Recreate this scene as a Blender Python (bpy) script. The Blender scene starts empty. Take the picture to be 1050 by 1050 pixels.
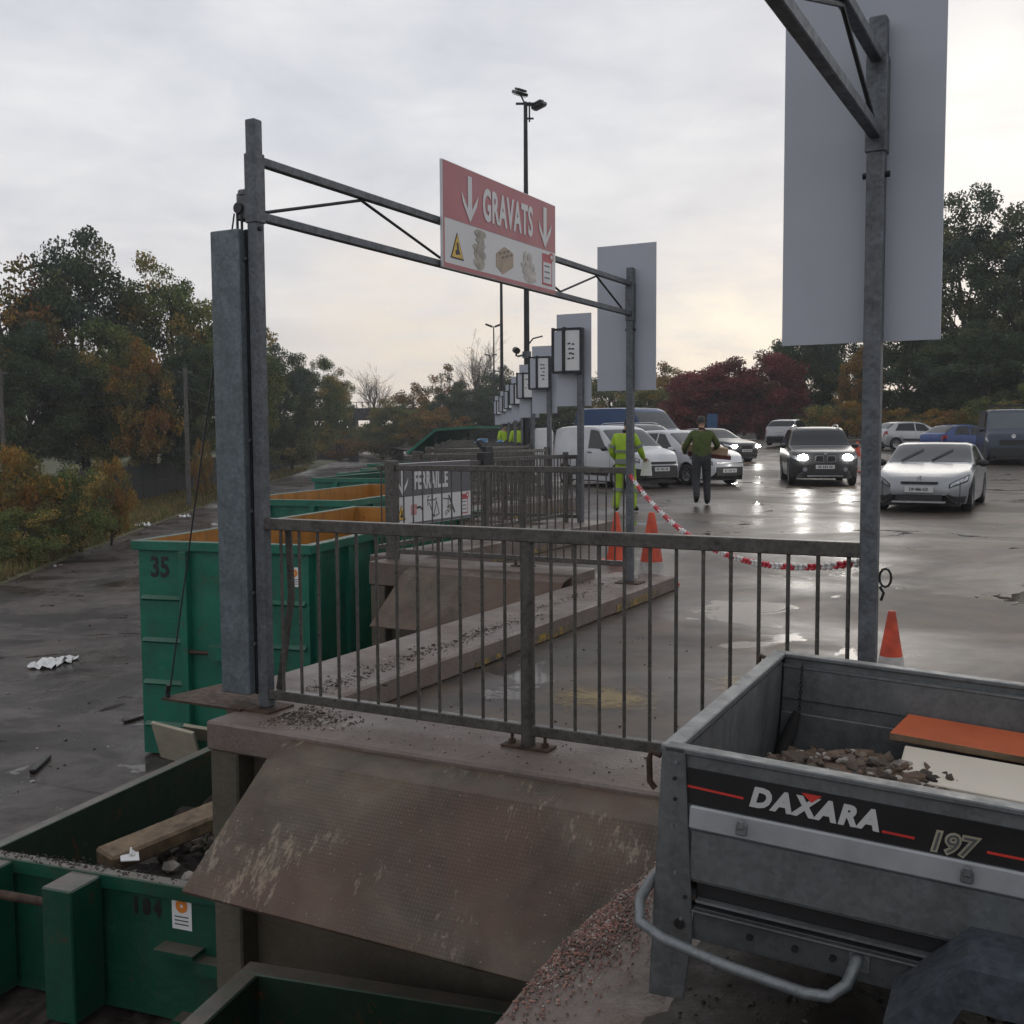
import bpy, bmesh, math, random
import numpy as np
from mathutils import Vector, Matrix, Euler, noise as mnoise
random.seed(7)
rad = math.radians
scene = bpy.context.scene
COL = scene.collection
V = Vector

# ------------------------------------------------------------------ camera
FPX, CAMH = 1100.0, 1.6
PITCH, ROLL = math.atan(81.0 / FPX), rad(0.35)
fw = V((0, math.cos(PITCH), -math.sin(PITCH)))
r0 = V((1, 0, 0)); u0 = r0.cross(fw)
cr, sr = math.cos(ROLL), math.sin(ROLL)
rt = cr * r0 - sr * u0
up = sr * r0 + cr * u0
camd = bpy.data.cameras.new('camera'); cam = bpy.data.objects.new('camera', camd); COL.objects.link(cam)
camd.sensor_width = 36; camd.lens = FPX / 1050 * 36; camd.clip_end = 6000; camd.clip_start = 0.05
m = Matrix((rt, up, -fw)).transposed().to_4x4(); m.translation = V((0, 0, CAMH)); cam.matrix_world = m
scene.camera = cam

# ------------------------------------------------------------------ bay frame: x = right along the fence, y = forward along the bay edge
A2 = V((0.47, 0.883, 0)).normalized(); B2 = V((A2.y, -A2.x, 0))
P0 = V((-1.36, 5.63, 0)); YSTEP = 5.95
OX = {-2: -.82, -1: -1.09, 0: -1.36, 1: -1.32, 2: -1.54, 3: -1.80, 4: -2.02, 5: -2.23, 6: -2.44, 7: -2.70, 8: -3.03, 9: -3.35, 10: -3.7}
BAYROT = math.atan2(B2.y, B2.x)
def flen(k): return 3.12 if k <= 0 else 2.78 if k == 1 else 2.92
def bay(v, u, z=0.0, k=0):
    p = V((OX[k], P0.y + YSTEP * k, 0)) + B2 * v + A2 * u
    return V((p.x, p.y, z))

# ------------------------------------------------------------------ objects
def tag(o, label=None, cat=None, group=None, kind=None):
    if label: o['label'] = label
    if cat: o['category'] = cat
    if group: o['group'] = group
    if kind: o['kind'] = kind
    return o
def thing(name, label, cat, loc=(0, 0, 0), rotz=0.0, group=None):
    o = bpy.data.objects.new(name, None); COL.objects.link(o)
    o.empty_display_size = 0.2
    o.location = loc; o.rotation_euler = (0, 0, rotz)
    return tag(o, label, cat, group)
def copy_tree(o, parent=None):
    c = o.copy(); COL.objects.link(c)
    if parent: c.parent = parent
    for ch in list(o.children): copy_tree(ch, c)
    return c

class MB:
    """collects geometry and links it as one mesh object"""
    def __init__(s): s.v = []; s.f = []; s.m = []
    def add(s, vs, fs, m=0):
        b = len(s.v); s.v += [tuple(x) for x in vs]
        for f in fs: s.f.append([i + b for i in f]); s.m.append(m)
        return s
    def box(s, c, d, rot=None, m=0):
        x, y, z = d[0] / 2, d[1] / 2, d[2] / 2
        vs = [V((i * x, j * y, k * z)) for i in (-1, 1) for j in (-1, 1) for k in (-1, 1)]
        if rot is not None: vs = [rot @ q for q in vs]
        c = V(c)
        return s.add([q + c for q in vs], [(0, 1, 3, 2), (4, 6, 7, 5), (0, 4, 5, 1), (2, 3, 7, 6), (0, 2, 6, 4), (1, 5, 7, 3)], m)
    def bx(s, a, b, m=0):
        a, b = V(a), V(b); return s.box((a + b) / 2, [abs(q) for q in (b - a)], None, m)
    def beam(s, p, q, w, h, upv=(0, 0, 1), m=0):
        p, q = V(p), V(q); d = (q - p); L = d.length; d.normalize(); u = V(upv)
        if abs(d.dot(u)) > .99: u = V((0, 1, 0))
        x = d.cross(u).normalized(); z = x.cross(d)
        return s.box((p + q) / 2, (w, L, h), Matrix((x, d, z)).transposed(), m)
    def cyl(s, p, q, r0, r1=None, n=12, m=0, caps=True):
        r1 = r0 if r1 is None else r1
        p, q = V(p), V(q); d = (q - p).normalized()
        u = V((0, 0, 1)) if abs(d.z) < .9 else V((1, 0, 0))
        x = d.cross(u).normalized(); y = x.cross(d)
        vs = []
        for c, r in ((p, r0), (q, r1)):
            for i in range(n):
                a = 2 * math.pi * i / n; vs.append(c + x * (r * math.cos(a)) + y * (r * math.sin(a)))
        fs = [(i, i + n, (i + 1) % n + n, (i + 1) % n) for i in range(n)]
        if caps: fs += [tuple(range(n)), tuple(range(2 * n - 1, n - 1, -1))]
        return s.add(vs, fs, m)
    def tube(s, pts, r, n=8, m=0, caps=True):
        pts = [V(p) for p in pts]; N = len(pts)
        rr = r if isinstance(r, (list, tuple)) else [r] * N
        vs = []; x = None
        for i, p in enumerate(pts):
            d = (pts[min(i + 1, N - 1)] - pts[max(i - 1, 0)]).normalized()
            if x is None:
                u = V((0, 0, 1)) if abs(d.z) < .9 else V((1, 0, 0)); x = d.cross(u).normalized()
            else: x = (x - d * x.dot(d)).normalized()
            y = x.cross(d)
            for j in range(n):
                a = 2 * math.pi * j / n; vs.append(p + x * (rr[i] * math.cos(a)) + y * (rr[i] * math.sin(a)))
        fs = [(i * n + j, i * n + n + j, i * n + n + (j + 1) % n, i * n + (j + 1) % n) for i in range(N - 1) for j in range(n)]
        if caps: fs += [tuple(range(n)), tuple(range(N * n - 1, (N - 1) * n - 1, -1))]
        return s.add(vs, fs, m)
    def prism(s, poly, fn, d0, d1, m=0):
        """polygon (2D) placed by fn(a, b, depth), between depths d0 and d1"""
        n = len(poly)
        vs = [fn(a, b, d0) for a, b in poly] + [fn(a, b, d1) for a, b in poly]
        return s.add(vs, [tuple(range(n)), tuple(range(2 * n - 1, n - 1, -1))] + [(i, i + n, (i + 1) % n + n, (i + 1) % n) for i in range(n)], m)
    def lathe(s, prof, n=20, axis='z', c=(0, 0, 0), m=0, closed=False):
        vs = []; c = V(c)
        for r, h in prof:
            for j in range(n):
                a = 2 * math.pi * j / n; x, y = r * math.cos(a), r * math.sin(a)
                q = {'z': (x, y, h), 'x': (h, x, y), 'y': (y, h, x)}[axis]; vs.append(c + V(q))
        N = len(prof); R = N if closed else N - 1
        fs = [(i * n + j, i * n + (j + 1) % n, ((i + 1) % N) * n + (j + 1) % n, ((i + 1) % N) * n + j) for i in range(R) for j in range(n)]
        if not closed:
            if prof[0][0] > 1e-5: fs.append(tuple(range(n)))
            if prof[-1][0] > 1e-5: fs.append(tuple(range((N - 1) * n, N * n)))
        return s.add(vs, fs, m)
    def rock(s, c, r, m=0, flat=.7, rnd=random):
        t = (1 + 5 ** .5) / 2
        vs = [(-1, t, 0), (1, t, 0), (-1, -t, 0), (1, -t, 0), (0, -1, t), (0, 1, t), (0, -1, -t), (0, 1, -t), (t, 0, -1), (t, 0, 1), (-t, 0, -1), (-t, 0, 1)]
        fs = [(0, 11, 5), (0, 5, 1), (0, 1, 7), (0, 7, 10), (0, 10, 11), (1, 5, 9), (5, 11, 4), (11, 10, 2), (10, 7, 6), (7, 1, 8), (3, 9, 4), (3, 4, 2), (3, 2, 6), (3, 6, 8), (3, 8, 9), (4, 9, 5), (2, 4, 11), (6, 2, 10), (8, 6, 7), (9, 8, 1)]
        R = Euler((rnd.random() * 6, rnd.random() * 6, rnd.random() * 6)).to_matrix()
        sx, sy, sz = rnd.uniform(.6, 1.2), rnd.uniform(.5, 1.1), rnd.uniform(.35, .9)
        out = []
        for q in vs:
            q = V(q).normalized() * r * rnd.uniform(.75, 1.15)
            q = R @ V((q.x * sx, q.y * sy, q.z * sz)); q.z *= flat; out.append(q + V(c))
        return s.add(out, fs, m)
    def build(s, name, mats, parent=None, loc=None, smooth=0, bevel=0, seg=1, recalc=True):
        me = bpy.data.meshes.new(name)
        if not isinstance(mats, (list, tuple)): mats = [mats]
        off = V(loc) if loc is not None else V((0, 0, 0))
        me.from_pydata([tuple(V(q) - off) for q in s.v], [], s.f)
        for q in mats: me.materials.append(q)
        me.polygons.foreach_set('material_index', s.m)
        if recalc or bevel:
            bm = bmesh.new(); bm.from_mesh(me)
            if recalc: bmesh.ops.recalc_face_normals(bm, faces=bm.faces)
            if bevel:
                es = [e for e in bm.edges if len(e.link_faces) == 2 and e.calc_face_angle(0) > rad(35)]
                bmesh.ops.bevel(bm, geom=es, offset=bevel, segments=seg, affect='EDGES', profile=.6, clamp_overlap=True)
            bm.to_mesh(me); bm.free()
        me.update()
        if smooth:
            me.polygons.foreach_set('use_smooth', [True] * len(me.polygons)); me.set_sharp_from_angle(angle=rad(smooth))
        o = bpy.data.objects.new(name, me); COL.objects.link(o)
        if loc is not None: o.location = loc
        if parent is not None: o.parent = parent
        return o

def text_mesh(txt, size, bold=.0, sx=1.0, shear=0.0, depth=.002, align='CENTER', gap=1.0):
    cu = bpy.data.curves.new('t', 'FONT'); cu.body = txt; cu.size = size; cu.offset = bold; cu.extrude = depth; cu.shear = shear
    cu.align_x = align; cu.space_character = gap; cu.align_y = 'CENTER'; cu.resolution_u = 3
    o = bpy.data.objects.new('t', cu); COL.objects.link(o)
    dg = bpy.context.evaluated_depsgraph_get(); dg.update()
    me = bpy.data.meshes.new_from_object(o.evaluated_get(dg))
    bpy.data.objects.remove(o); bpy.data.curves.remove(cu)
    vs = [V((q.co.x * sx, q.co.y, q.co.z)) for q in me.vertices]; fs = [tuple(p.vertices) for p in me.polygons]
    bpy.data.meshes.remove(me)
    return vs, fs
def add_text(mb, txt, fn, size, m=0, **kw):
    """fn(a, b, depth) places the flat text"""
    vs, fs = text_mesh(txt, size, **kw); mb.add([fn(q.x, q.y, q.z) for q in vs], fs, m)

# ------------------------------------------------------------------ materials
def rgb(c): return (c[0], c[1], c[2], 1)
class NT:
    def __init__(s, name):
        s.mat = bpy.data.materials.new(name); s.mat.use_nodes = True; s.t = s.mat.node_tree; s.n = s.t.nodes
        s.bsdf = s.n['Principled BSDF']; s.out = s.n['Material Output']; s._c = None
    def node(s, ty, ins=None, **kw):
        q = s.n.new(ty)
        for k, v in kw.items(): setattr(q, k, v)
        for k, v in (ins or {}).items(): s.set(q.inputs[k], v)
        return q
    def set(s, sock, v):
        if isinstance(v, bpy.types.NodeSocket): s.t.links.new(v, sock)
        elif isinstance(v, bpy.types.Node): s.t.links.new(v.outputs[0], sock)
        else: sock.default_value = v
    def co(s, world=False, rnd=True):
        if world: return s.node('ShaderNodeNewGeometry').outputs['Position']
        if s._c is None:
            tc = s.node('ShaderNodeTexCoord').outputs['Object']
            oi = s.node('ShaderNodeObjectInfo').outputs['Random']
            s._c = s.node('ShaderNodeVectorMath', {0: tc, 1: s.node('ShaderNodeMath', {0: oi, 1: 37.0}, operation='MULTIPLY').outputs[0]}, operation='ADD').outputs[0]
        return s._c
    def noise(s, scale, detail=4, rough=.6, vec=None, dist=0, stretch=None):
        vec = s.co() if vec is None else vec
        if stretch: vec = s.node('ShaderNodeVectorMath', {0: vec, 1: stretch}, operation='MULTIPLY').outputs[0]
        return s.node('ShaderNodeTexNoise', {'Vector': vec, 'Scale': scale, 'Detail': detail, 'Roughness': rough, 'Distortion': dist}).outputs['Fac']
    def ramp(s, fac, stops):
        r = s.node('ShaderNodeValToRGB', {'Fac': fac}); e = r.color_ramp.elements
        while len(e) > 1: e.remove(e[-1])
        for i, (p, c) in enumerate(stops):
            q = e[0] if i == 0 else e.new(p); q.position = p
            q.color = rgb(c) if isinstance(c, (tuple, list)) else (c, c, c, 1)
        return r.outputs['Color']
    def mix(s, f, a, b):
        q = s.node('ShaderNodeMix', data_type='RGBA')
        s.set(q.inputs[0], f); s.set(q.inputs[6], rgb(a) if isinstance(a, tuple) else a); s.set(q.inputs[7], rgb(b) if isinstance(b, tuple) else b)
        return q.outputs[2]
    def math(s, op, a, b=0.0): return s.node('ShaderNodeMath', {0: a, 1: b}, operation=op).outputs[0]
    def bump(s, h, strength=.3, dist=.01, normal=None):
        q = s.node('ShaderNodeBump', {'Height': h, 'Strength': strength, 'Distance': dist})
        if normal is not None: s.set(q.inputs['Normal'], normal)
        s.set(s.bsdf.inputs['Normal'], q.outputs[0]); return q.outputs[0]
    def col(s, c): s.set(s.bsdf.inputs['Base Color'], rgb(c) if isinstance(c, tuple) else c)
    def rough(s, c): s.set(s.bsdf.inputs['Roughness'], c)
    def p(s, **kw):
        for k, v in kw.items(): s.set(s.bsdf.inputs[k.replace('_', ' ')], v)

def m_simple(name, c, rough=.5, metal=0.0, var=.25, scale=6, spec=.5, bumpv=0, coat=0):
    t = NT(name); d = tuple(x * (1 - var) for x in c); l = tuple(min(1, x * (1 + var)) for x in c)
    t.col(t.ramp(t.noise(scale), [(.3, d), (.7, l)]))
    t.rough(t.ramp(t.noise(scale * 1.7), [(.3, max(.02, rough * .8)), (.7, min(1, rough * 1.25))]))
    t.p(Metallic=metal, Specular_IOR_Level=spec)
    if coat: t.p(Coat_Weight=coat, Coat_Roughness=.06)
    if bumpv: t.bump(t.noise(scale * 8), bumpv, .01)
    return t.mat
def m_galv(name, base=.28, dark=.12, tint=(.93, .98, 1.06), wet=0.0):
    t = NT(name)
    f = t.math('ADD', t.math('MULTIPLY', t.noise(9, 6, .65, dist=.5), .6), t.math('MULTIPLY', t.noise(45, 3, .6), .4))
    c = lambda k: (tint[0] * k, tint[1] * k, tint[2] * k)
    col = t.ramp(f, [(.28, c(dark)), (.45, c(base * .75)), (.55, c(base)), (.75, c(base * 1.5))])
    st = t.ramp(t.noise(14, 5, .7, stretch=(1, 1, .12)), [(.52, 0.0), (.72, .55)])
    col = t.mix(st, col, (.10, .085, .07))
    vo = t.node('ShaderNodeTexVoronoi', {'Vector': t.co(), 'Scale': 70.0}).outputs['Color']
    col = t.mix(.16, col, t.mix(t.node('ShaderNodeSeparateColor', {0: vo}).outputs[0], c(dark * .6), c(base * 2.0)))
    t.col(col); t.p(Metallic=.35, Specular_IOR_Level=.4)
    t.rough(t.ramp(t.noise(25), [(.3, .38 - wet), (.7, .62 - wet)]))
    t.bump(t.noise(60, 3), .12, .004); return t.mat
def m_concrete(name, c=(.165, .128, .11), wet=.3, scale=1.6):
    t = NT(name)
    f = t.math('ADD', t.math('MULTIPLY', t.noise(scale, 8, .68, dist=.4), .65), t.math('MULTIPLY', t.noise(scale * 22, 4, .7), .35))
    col = t.ramp(f, [(.25, tuple(x * .35 for x in c)), (.45, tuple(x * .75 for x in c)), (.56, c), (.8, tuple(x * 1.5 for x in c))])
    mud = t.ramp(t.noise(scale * .7, 6, .7), [(.5, 0.0), (.68, .8)])
    col = t.mix(mud, col, (c[0] * .62, c[1] * .52, c[2] * .45))
    t.col(col); t.rough(t.ramp(t.noise(scale * 1.2, 5), [(.35, wet), (.65, min(1, wet + .35))]))
    t.bump(t.math('ADD', t.noise(scale * 30, 5, .7), t.math('MULTIPLY', t.noise(scale * 4, 4), .8)), .45, .012); return t.mat
def m_green(name, c=(.003, .145, .088), dirt=.5, rust=.25, dust=0.0):
    t = NT(name)
    col = t.ramp(t.noise(2.2, 6, .6), [(.3, tuple(x * .7 for x in c)), (.6, c), (.85, tuple(min(1, x * 1.25 + .008) for x in c))])
    st = t.ramp(t.noise(5, 6, .72, stretch=(1, 1, .18)), [(.5, 0.0), (.75, dirt)])
    col = t.mix(st, col, (.035, .034, .028))
    scf = t.ramp(t.noise(11, 7, .78, dist=.4, stretch=(.35, .35, 1.3)), [(.62, 0.0), (.68, .55)])
    col = t.mix(scf, col, (.05, .12, .085))
    ru = t.ramp(t.noise(7, 8, .75, dist=.8), [(.585, 0.0), (.64, rust * 1.6)])
    col = t.mix(ru, col, (.09, .035, .015))
    if dust:   # settled concrete dust on the faces that look up
        nz = t.node('ShaderNodeSeparateXYZ', {0: t.node('ShaderNodeNewGeometry').outputs['True Normal']}).outputs[2]
        du = t.math('MULTIPLY', t.ramp(nz, [(.6, 0.0), (.9, 1.0)]), t.ramp(t.noise(7, 6, .7), [(.3, dust * .55), (.6, dust)]))
        col = t.mix(du, col, (.15, .118, .10))
    t.col(col); t.rough(t.ramp(t.noise(6), [(.3, .32), (.7, .55)])); t.bump(t.math('ADD', t.noise(2.2, 3), t.math('MULTIPLY', t.noise(9, 4), .35)), .28, .05); return t.mat
def m_leaf(name, c, var=.45):
    t = NT(name)
    oi = t.node('ShaderNodeNewGeometry').outputs['Random Per Island']
    col = t.ramp(oi, [(0, tuple(x * (1 - var) for x in c)), (.55, c), (1, tuple(min(1, x * (1 + var)) for x in c))])
    t.n.remove(t.bsdf)
    d = t.node('ShaderNodeBsdfDiffuse', {'Color': col}); tr = t.node('ShaderNodeBsdfTranslucent', {'Color': col})
    mx = t.node('ShaderNodeMixShader', {0: .3, 1: d.outputs[0], 2: tr.outputs[0]})
    t.set(t.out.inputs[0], mx.outputs[0]); return t.mat
def m_emit(name, c, st):
    t = NT(name); t.col((.8, .8, .8)); t.p(Emission_Color=rgb(c), Emission_Strength=st); return t.mat

M = {}
M['galv'] = m_galv('galvanised_steel', .135, .045, (.92, .99, 1.08))
M['galv_dark'] = m_galv('weathered_galvanised_rail', .10, .032, (1.03, .96, .88), .16)
M['galv_sheet'] = m_galv('galvanised_sheet', .16, .13, (.84, 1.0, 1.10))
M['concrete'] = m_concrete('wet_concrete')
M['concrete_wall'] = m_concrete('mossy_concrete_wall', (.10, .086, .062), .5)
M['black'] = m_simple('black_plastic', (.012, .012, .013), .4)
M['rubber'] = m_simple('rubber', (.014, .014, .014), .75)
M['dark_metal'] = m_simple('dark_metal', (.03, .03, .033), .45, .5)
M['rust'] = m_simple('rusty_iron', (.06, .035, .022), .7, .2, .5, 14)
M['white_panel'] = m_simple('white_sign_back', (.40, .42, .47), .45, 0, .05, 1.2)
M['white'] = m_simple('white_paint', (.72, .72, .72), .4, 0, .06)
M['green'] = m_green('green_container_paint', dust=.55)
M['green_dark'] = m_green('green_container_paint_old', (.002, .075, .042), .6, .3, dust=.95)
M['orange_in'] = m_green('orange_container_lining', (.42, .185, .03), .75, .5)
M['dark_in'] = m_green('dirty_green_lining', (.012, .035, .02), .9, .9)
t_ = NT('yellow_paint_worn'); wr_ = t_.ramp(t_.noise(7, 6, .75, dist=.5), [(.46, 0.0), (.58, 1.0)])
t_.col(t_.mix(wr_, (.085, .07, .05), (.34, .21, .02))); t_.rough(.5); M['yellow'] = t_.mat
M['red'] = m_simple('red_plastic', (.5, .03, .02), .45)
M['cone_red'] = m_simple('orange_red_cone', (.50, .06, .022), .55, 0, .4, 7)
M['cone_white'] = m_simple('dirty_white_band', (.42, .40, .38), .55, 0, .3, 9)
M['wood'] = m_simple('weathered_wood', (.16, .11, .065), .7, 0, .45, 10, bumpv=.2)
M['rubble'] = m_simple('rubble', (.11, .085, .065), .8, 0, .6, 9, bumpv=.3)
M['rubble_dark'] = m_simple('dark_rubble', (.045, .036, .03), .85, 0, .6, 9, bumpv=.3)
M['rubble_pale'] = m_simple('pale_rubble', (.32, .29, .26), .8, 0, .4, 9)
M['pink'] = m_simple('pink_grit', (.27, .135, .105), .75, 0, .5, 20, bumpv=.3)
M['paper'] = m_simple('white_paper', (.75, .75, .74), .6, 0, .05)
M['trunk'] = m_simple('bark', (.045, .036, .028), .9, 0, .4, 8, bumpv=.4)
# ------------------------------------------------------------------ world, sun
SUN_AZ, SUN_EL = rad(24), rad(16)          # right of the view direction, low behind the cloud
w = bpy.data.worlds.new('World'); scene.world = w; w.use_nodes = True
nt = w.node_tree; N = nt.nodes; Lk = nt.links.new
bg = N['Background']; bg.inputs['Strength'].default_value = 0.1
sky = N.new('ShaderNodeTexSky'); sky.sky_type = 'NISHITA'; sky.sun_disc = False
sky.sun_elevation = SUN_EL; sky.sun_rotation = SUN_AZ
tc = N.new('ShaderNodeTexCoord'); sep = N.new('ShaderNodeSeparateXYZ'); Lk(tc.outputs['Generated'], sep.inputs[0])
def wm(op, a, b=0.0, c=0.0):
    q = N.new('ShaderNodeMath'); q.operation = op
    for i, x in enumerate((a, b, c)):
        if isinstance(x, (int, float)): q.inputs[i].default_value = x
        else: Lk(x, q.inputs[i])
    return q.outputs[0]
def wramp(f, stops):
    r = N.new('ShaderNodeValToRGB'); Lk(f, r.inputs[0]); e = r.color_ramp.elements
    while len(e) > 1: e.remove(e[-1])
    for i, (p, c) in enumerate(stops):
        q = e[0] if i == 0 else e.new(p); q.position = p; q.color = (c[0], c[1], c[2], 1) if isinstance(c, tuple) else (c, c, c, 1)
    return r.outputs[0]
def wmix(f, a, b, ty='MIX'):
    q = N.new('ShaderNodeMix'); q.data_type = 'RGBA'; q.blend_type = ty
    for i, x in ((0, f), (6, a), (7, b)):
        if isinstance(x, (int, float)): q.inputs[i].default_value = x
        elif isinstance(x, tuple): q.inputs[i].default_value = (*x, 1)
        else: Lk(x, q.inputs[i])
    return q.outputs[2]
el = sep.outputs['Z']
# flat stretched cloud sheet: project the direction onto a plane overhead
den = wm('MAXIMUM', wm('ADD', el, .16), .05)
cx = wm('DIVIDE', sep.outputs['X'], den); cy = wm('DIVIDE', sep.outputs['Y'], den)
cmb = N.new('ShaderNodeCombineXYZ'); Lk(cx, cmb.inputs[0]); Lk(cy, cmb.inputs[1])
def wnoise(scale, detail, rough, off=0.0):
    q = N.new('ShaderNodeTexNoise'); Lk(cmb.outputs[0], q.inputs['Vector']); q.inputs['Scale'].default_value = scale
    q.inputs['Detail'].default_value = detail; q.inputs['Roughness'].default_value = rough; q.inputs['Distortion'].default_value = .35
    return q.outputs['Fac']
cl = wm('ADD', wm('MULTIPLY', wnoise(1.15, 5, .55), .6), wm('MULTIPLY', wnoise(3.1, 6, .6), .4))
cloud = wramp(cl, [(.34, (.50, .515, .57)), (.48, (.61, .62, .655)), (.62, (.74, .735, .745))])
# warm lightening near the horizon, strongest towards the sun
warm = wramp(el, [(.0, 1.0), (.10, .55), (.26, 0.0)])
sdir = (math.sin(SUN_AZ) * math.cos(SUN_EL), math.cos(SUN_AZ) * math.cos(SUN_EL), math.sin(SUN_EL))
def dotdir(d):
    q = N.new('ShaderNodeVectorMath'); q.operation = 'DOT_PRODUCT'; Lk(tc.outputs['Generated'], q.inputs[0]); q.inputs[1].default_value = d
    return q.outputs['Value']
side = wramp(dotdir((.17, .985, 0)), [(.55, 0.0), (.97, 1.0)])
cloud = wmix(wm('MULTIPLY', wm('MULTIPLY', warm, side), .75), cloud, (.735, .66, .61))
def az_el(px, py):
    d = fw * FPX + rt * (px - 525) - up * (py - 525); d.normalize(); return tuple(d)
gap = wramp(wnoise(3.2, 4, .6), [(.38, 0.35), (.6, 1.0)])
for px, py, r, c, k in ((1010, 112, .9955, (.88, .86, .83), .85), (745, 362, .9945, (.98, .86, .70), .75), (420, 375, .990, (.82, .70, .57), .6), (560, 390, .993, (.82, .71, .59), .5)):
    g = wramp(dotdir(az_el(px, py)), [(r, 0.0), (1 - (1 - r) * .15, 1.0)])
    cloud = wmix(wm('MULTIPLY', wm('MULTIPLY', g, gap), k), cloud, c)
# above the view the sky is dimmed to cut the ambient light
thick = wramp(el, [(.44, 1.0), (.8, .82)])
cloud = wmix(1.0, cloud, thick, 'MULTIPLY')
sc10 = wmix(1.0, cloud, (10, 10, 10), 'MULTIPLY')
fin = wmix(.94, sky.outputs[0], sc10)
Lk(fin, bg.inputs['Color'])
sl = bpy.data.lights.new('sun', 'SUN'); so = bpy.data.objects.new('sun', sl); COL.objects.link(so)
sl.energy = .22; sl.angle = rad(22); sl.color = (1, .93, .84)
so.rotation_euler = (-V(sdir)).to_track_quat('-Z', 'Y').to_euler()
so.location = (10, 30, 40)
scene.view_settings.view_transform = 'Standard'; scene.view_settings.look = 'None'
scene.view_settings.exposure = 0.27; scene.view_settings.gamma = 1

# ------------------------------------------------------------------ ground
def m_asphalt(name, c, puddle, bump=.35, joints=False):
    t = NT(name); pos = t.co(world=True)
    a = t.noise(.55, 7, .62, pos, .5); b = t.noise(24, 4, .7, pos); d = t.noise(3.1, 6, .68, pos, .7)
    f = t.math('ADD', t.math('ADD', t.math('MULTIPLY', a, .4), t.math('MULTIPLY', d, .4)), t.math('MULTIPLY', b, .2))
    col = t.ramp(f, [(.36, tuple(x * .38 for x in c)), (.5, c), (.64, tuple(x * 1.6 for x in c))])
    pud = t.ramp(t.noise(.8, 5, .62, pos, .8), [(.365, 1.0), (.385, 0.0)])
    mud = t.ramp(t.noise(.9 if not joints else .5, 7, .72, t.node('ShaderNodeVectorMath', {0: pos, 1: (31, 7, 0)}, operation='ADD').outputs[0], 1), [(.47, 0.0), (.62 if not joints else .56, .85)])
    col = t.mix(mud, col, (.115, .082, .055) if not joints else (.016, .012, .010))
    grit = t.ramp(t.noise(70, 2, .5, pos), [(.66, 0.0), (.74, .5)])
    col = t.mix(grit, col, (.16, .15, .14))
    h = t.math('ADD', t.math('MULTIPLY', t.noise(95, 4, .75, pos), .35), t.math('MULTIPLY', t.noise(6, 5, .6, pos), .9))
    if joints:
        br = t.node('ShaderNodeTexBrick', {'Vector': t.node('ShaderNodeMapping', {'Vector': pos, 'Rotation': (0, 0, .42)}).outputs[0], 'Scale': 1.0, 'Mortar Size': .035, 'Mortar Smooth': .6, 'Brick Width': 5.5, 'Row Height': 4.2, 'Color1': (0, 0, 0, 1), 'Color2': (0, 0, 0, 1), 'Mortar': (1, 1, 1, 1)})
        col = t.mix(t.math('MULTIPLY', br.outputs['Color'], t.ramp(d, [(.4, .25), (.6, 1.0)])), col, (.012, .010, .009))
    col = t.mix(t.math('MULTIPLY', pud, .55), col, (.03, .025, .022))
    t.col(col)
    wet = t.ramp(t.noise(.34, 5, .6, pos, .6), puddle)
    wet = t.math('MULTIPLY', wet, t.ramp(pud, [(0, 1.0), (1, .12)]))
    t.rough(t.math('ADD', wet, t.math('MULTIPLY', b, .1))); t.p(Specular_IOR_Level=.16)
    bs = t.ramp(wet, [(.08, .03), (.30, bump)])
    q = t.node('ShaderNodeBump', {'Height': h, 'Strength': bs, 'Distance': .006}); t.set(t.bsdf.inputs['Normal'], q.outputs[0])
    return t.mat
M['asphalt'] = m_asphalt('wet_asphalt', (.066, .056, .050), [(.36, .19), (.46, .32), (.60, .48)])
M['yard'] = m_asphalt('wet_concrete_yard', (.082, .066, .060), [(.34, .14), (.5, .34), (.62, .5)], joints=True)
M['soil'] = m_simple('leaf_litter_soil', (.035, .028, .018), .95, 0, .5, 3, bumpv=.4)
M['grass'] = m_leaf('grass_blades', (.13, .15, .05), .4)
M['turf'] = m_simple('turf', (.085, .085, .036), .95, 0, .5, 2, bumpv=.4)

def rise(x, y):
    s = min(1, max(0, (x - 3) / 5)); s = s * s * (3 - 2 * s)
    return s * .03 * min(33, max(0, y - 33))
YARD = -2.2
g = MB()   # one sheet out to the horizon
R = 430
g.add([(-R, -R, YARD), (R, -R, YARD), (R, R, YARD), (-R, R, YARD)], [(0, 1, 2, 3)])
tag(g.build('lower_yard_ground', M['yard']), kind='structure')

g = MB()
XS = 3.4
KMIN, KMAX = -2, 9
def p900(k): return bay(flen(k), 0, 0, k)
def p255(k): return bay(0, 0, 0, k)
for k in range(KMIN, KMAX + 1):
    a, b, c = p900(k), p255(k), p900(k + 1)
    e0, e1 = V((XS, a.y, 0)), V((XS, c.y, 0))
    g.add([a, e0, e1, c, b], [(0, 1, 2, 3, 4)])
xs = [XS + (4.6 * i / 6) for i in range(7)] + [8 + 4 * i for i in range(1, 28)]
y0, y1 = p900(KMIN).y, p900(KMAX + 1).y
ys = [y0 + (33 - y0) * i / 8 for i in range(8)] + [33 + i * 3 for i in range(0, 60)]
vs = [(x, y, rise(x, y)) for y in ys for x in xs]; n = len(xs)
g.add(vs, [(j * n + i, j * n + i + 1, (j + 1) * n + i + 1, (j + 1) * n + i) for j in range(len(ys) - 1) for i in range(n - 1)])
g.add([V((-2.5, y1, 0)), V((XS, y1, 0)), V((XS, ys[-1], 0)), V((-30, ys[-1], 0))], [(0, 1, 2, 3)])
tag(g.build('upper_car_park', M['asphalt'], smooth=30), kind='structure')

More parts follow.
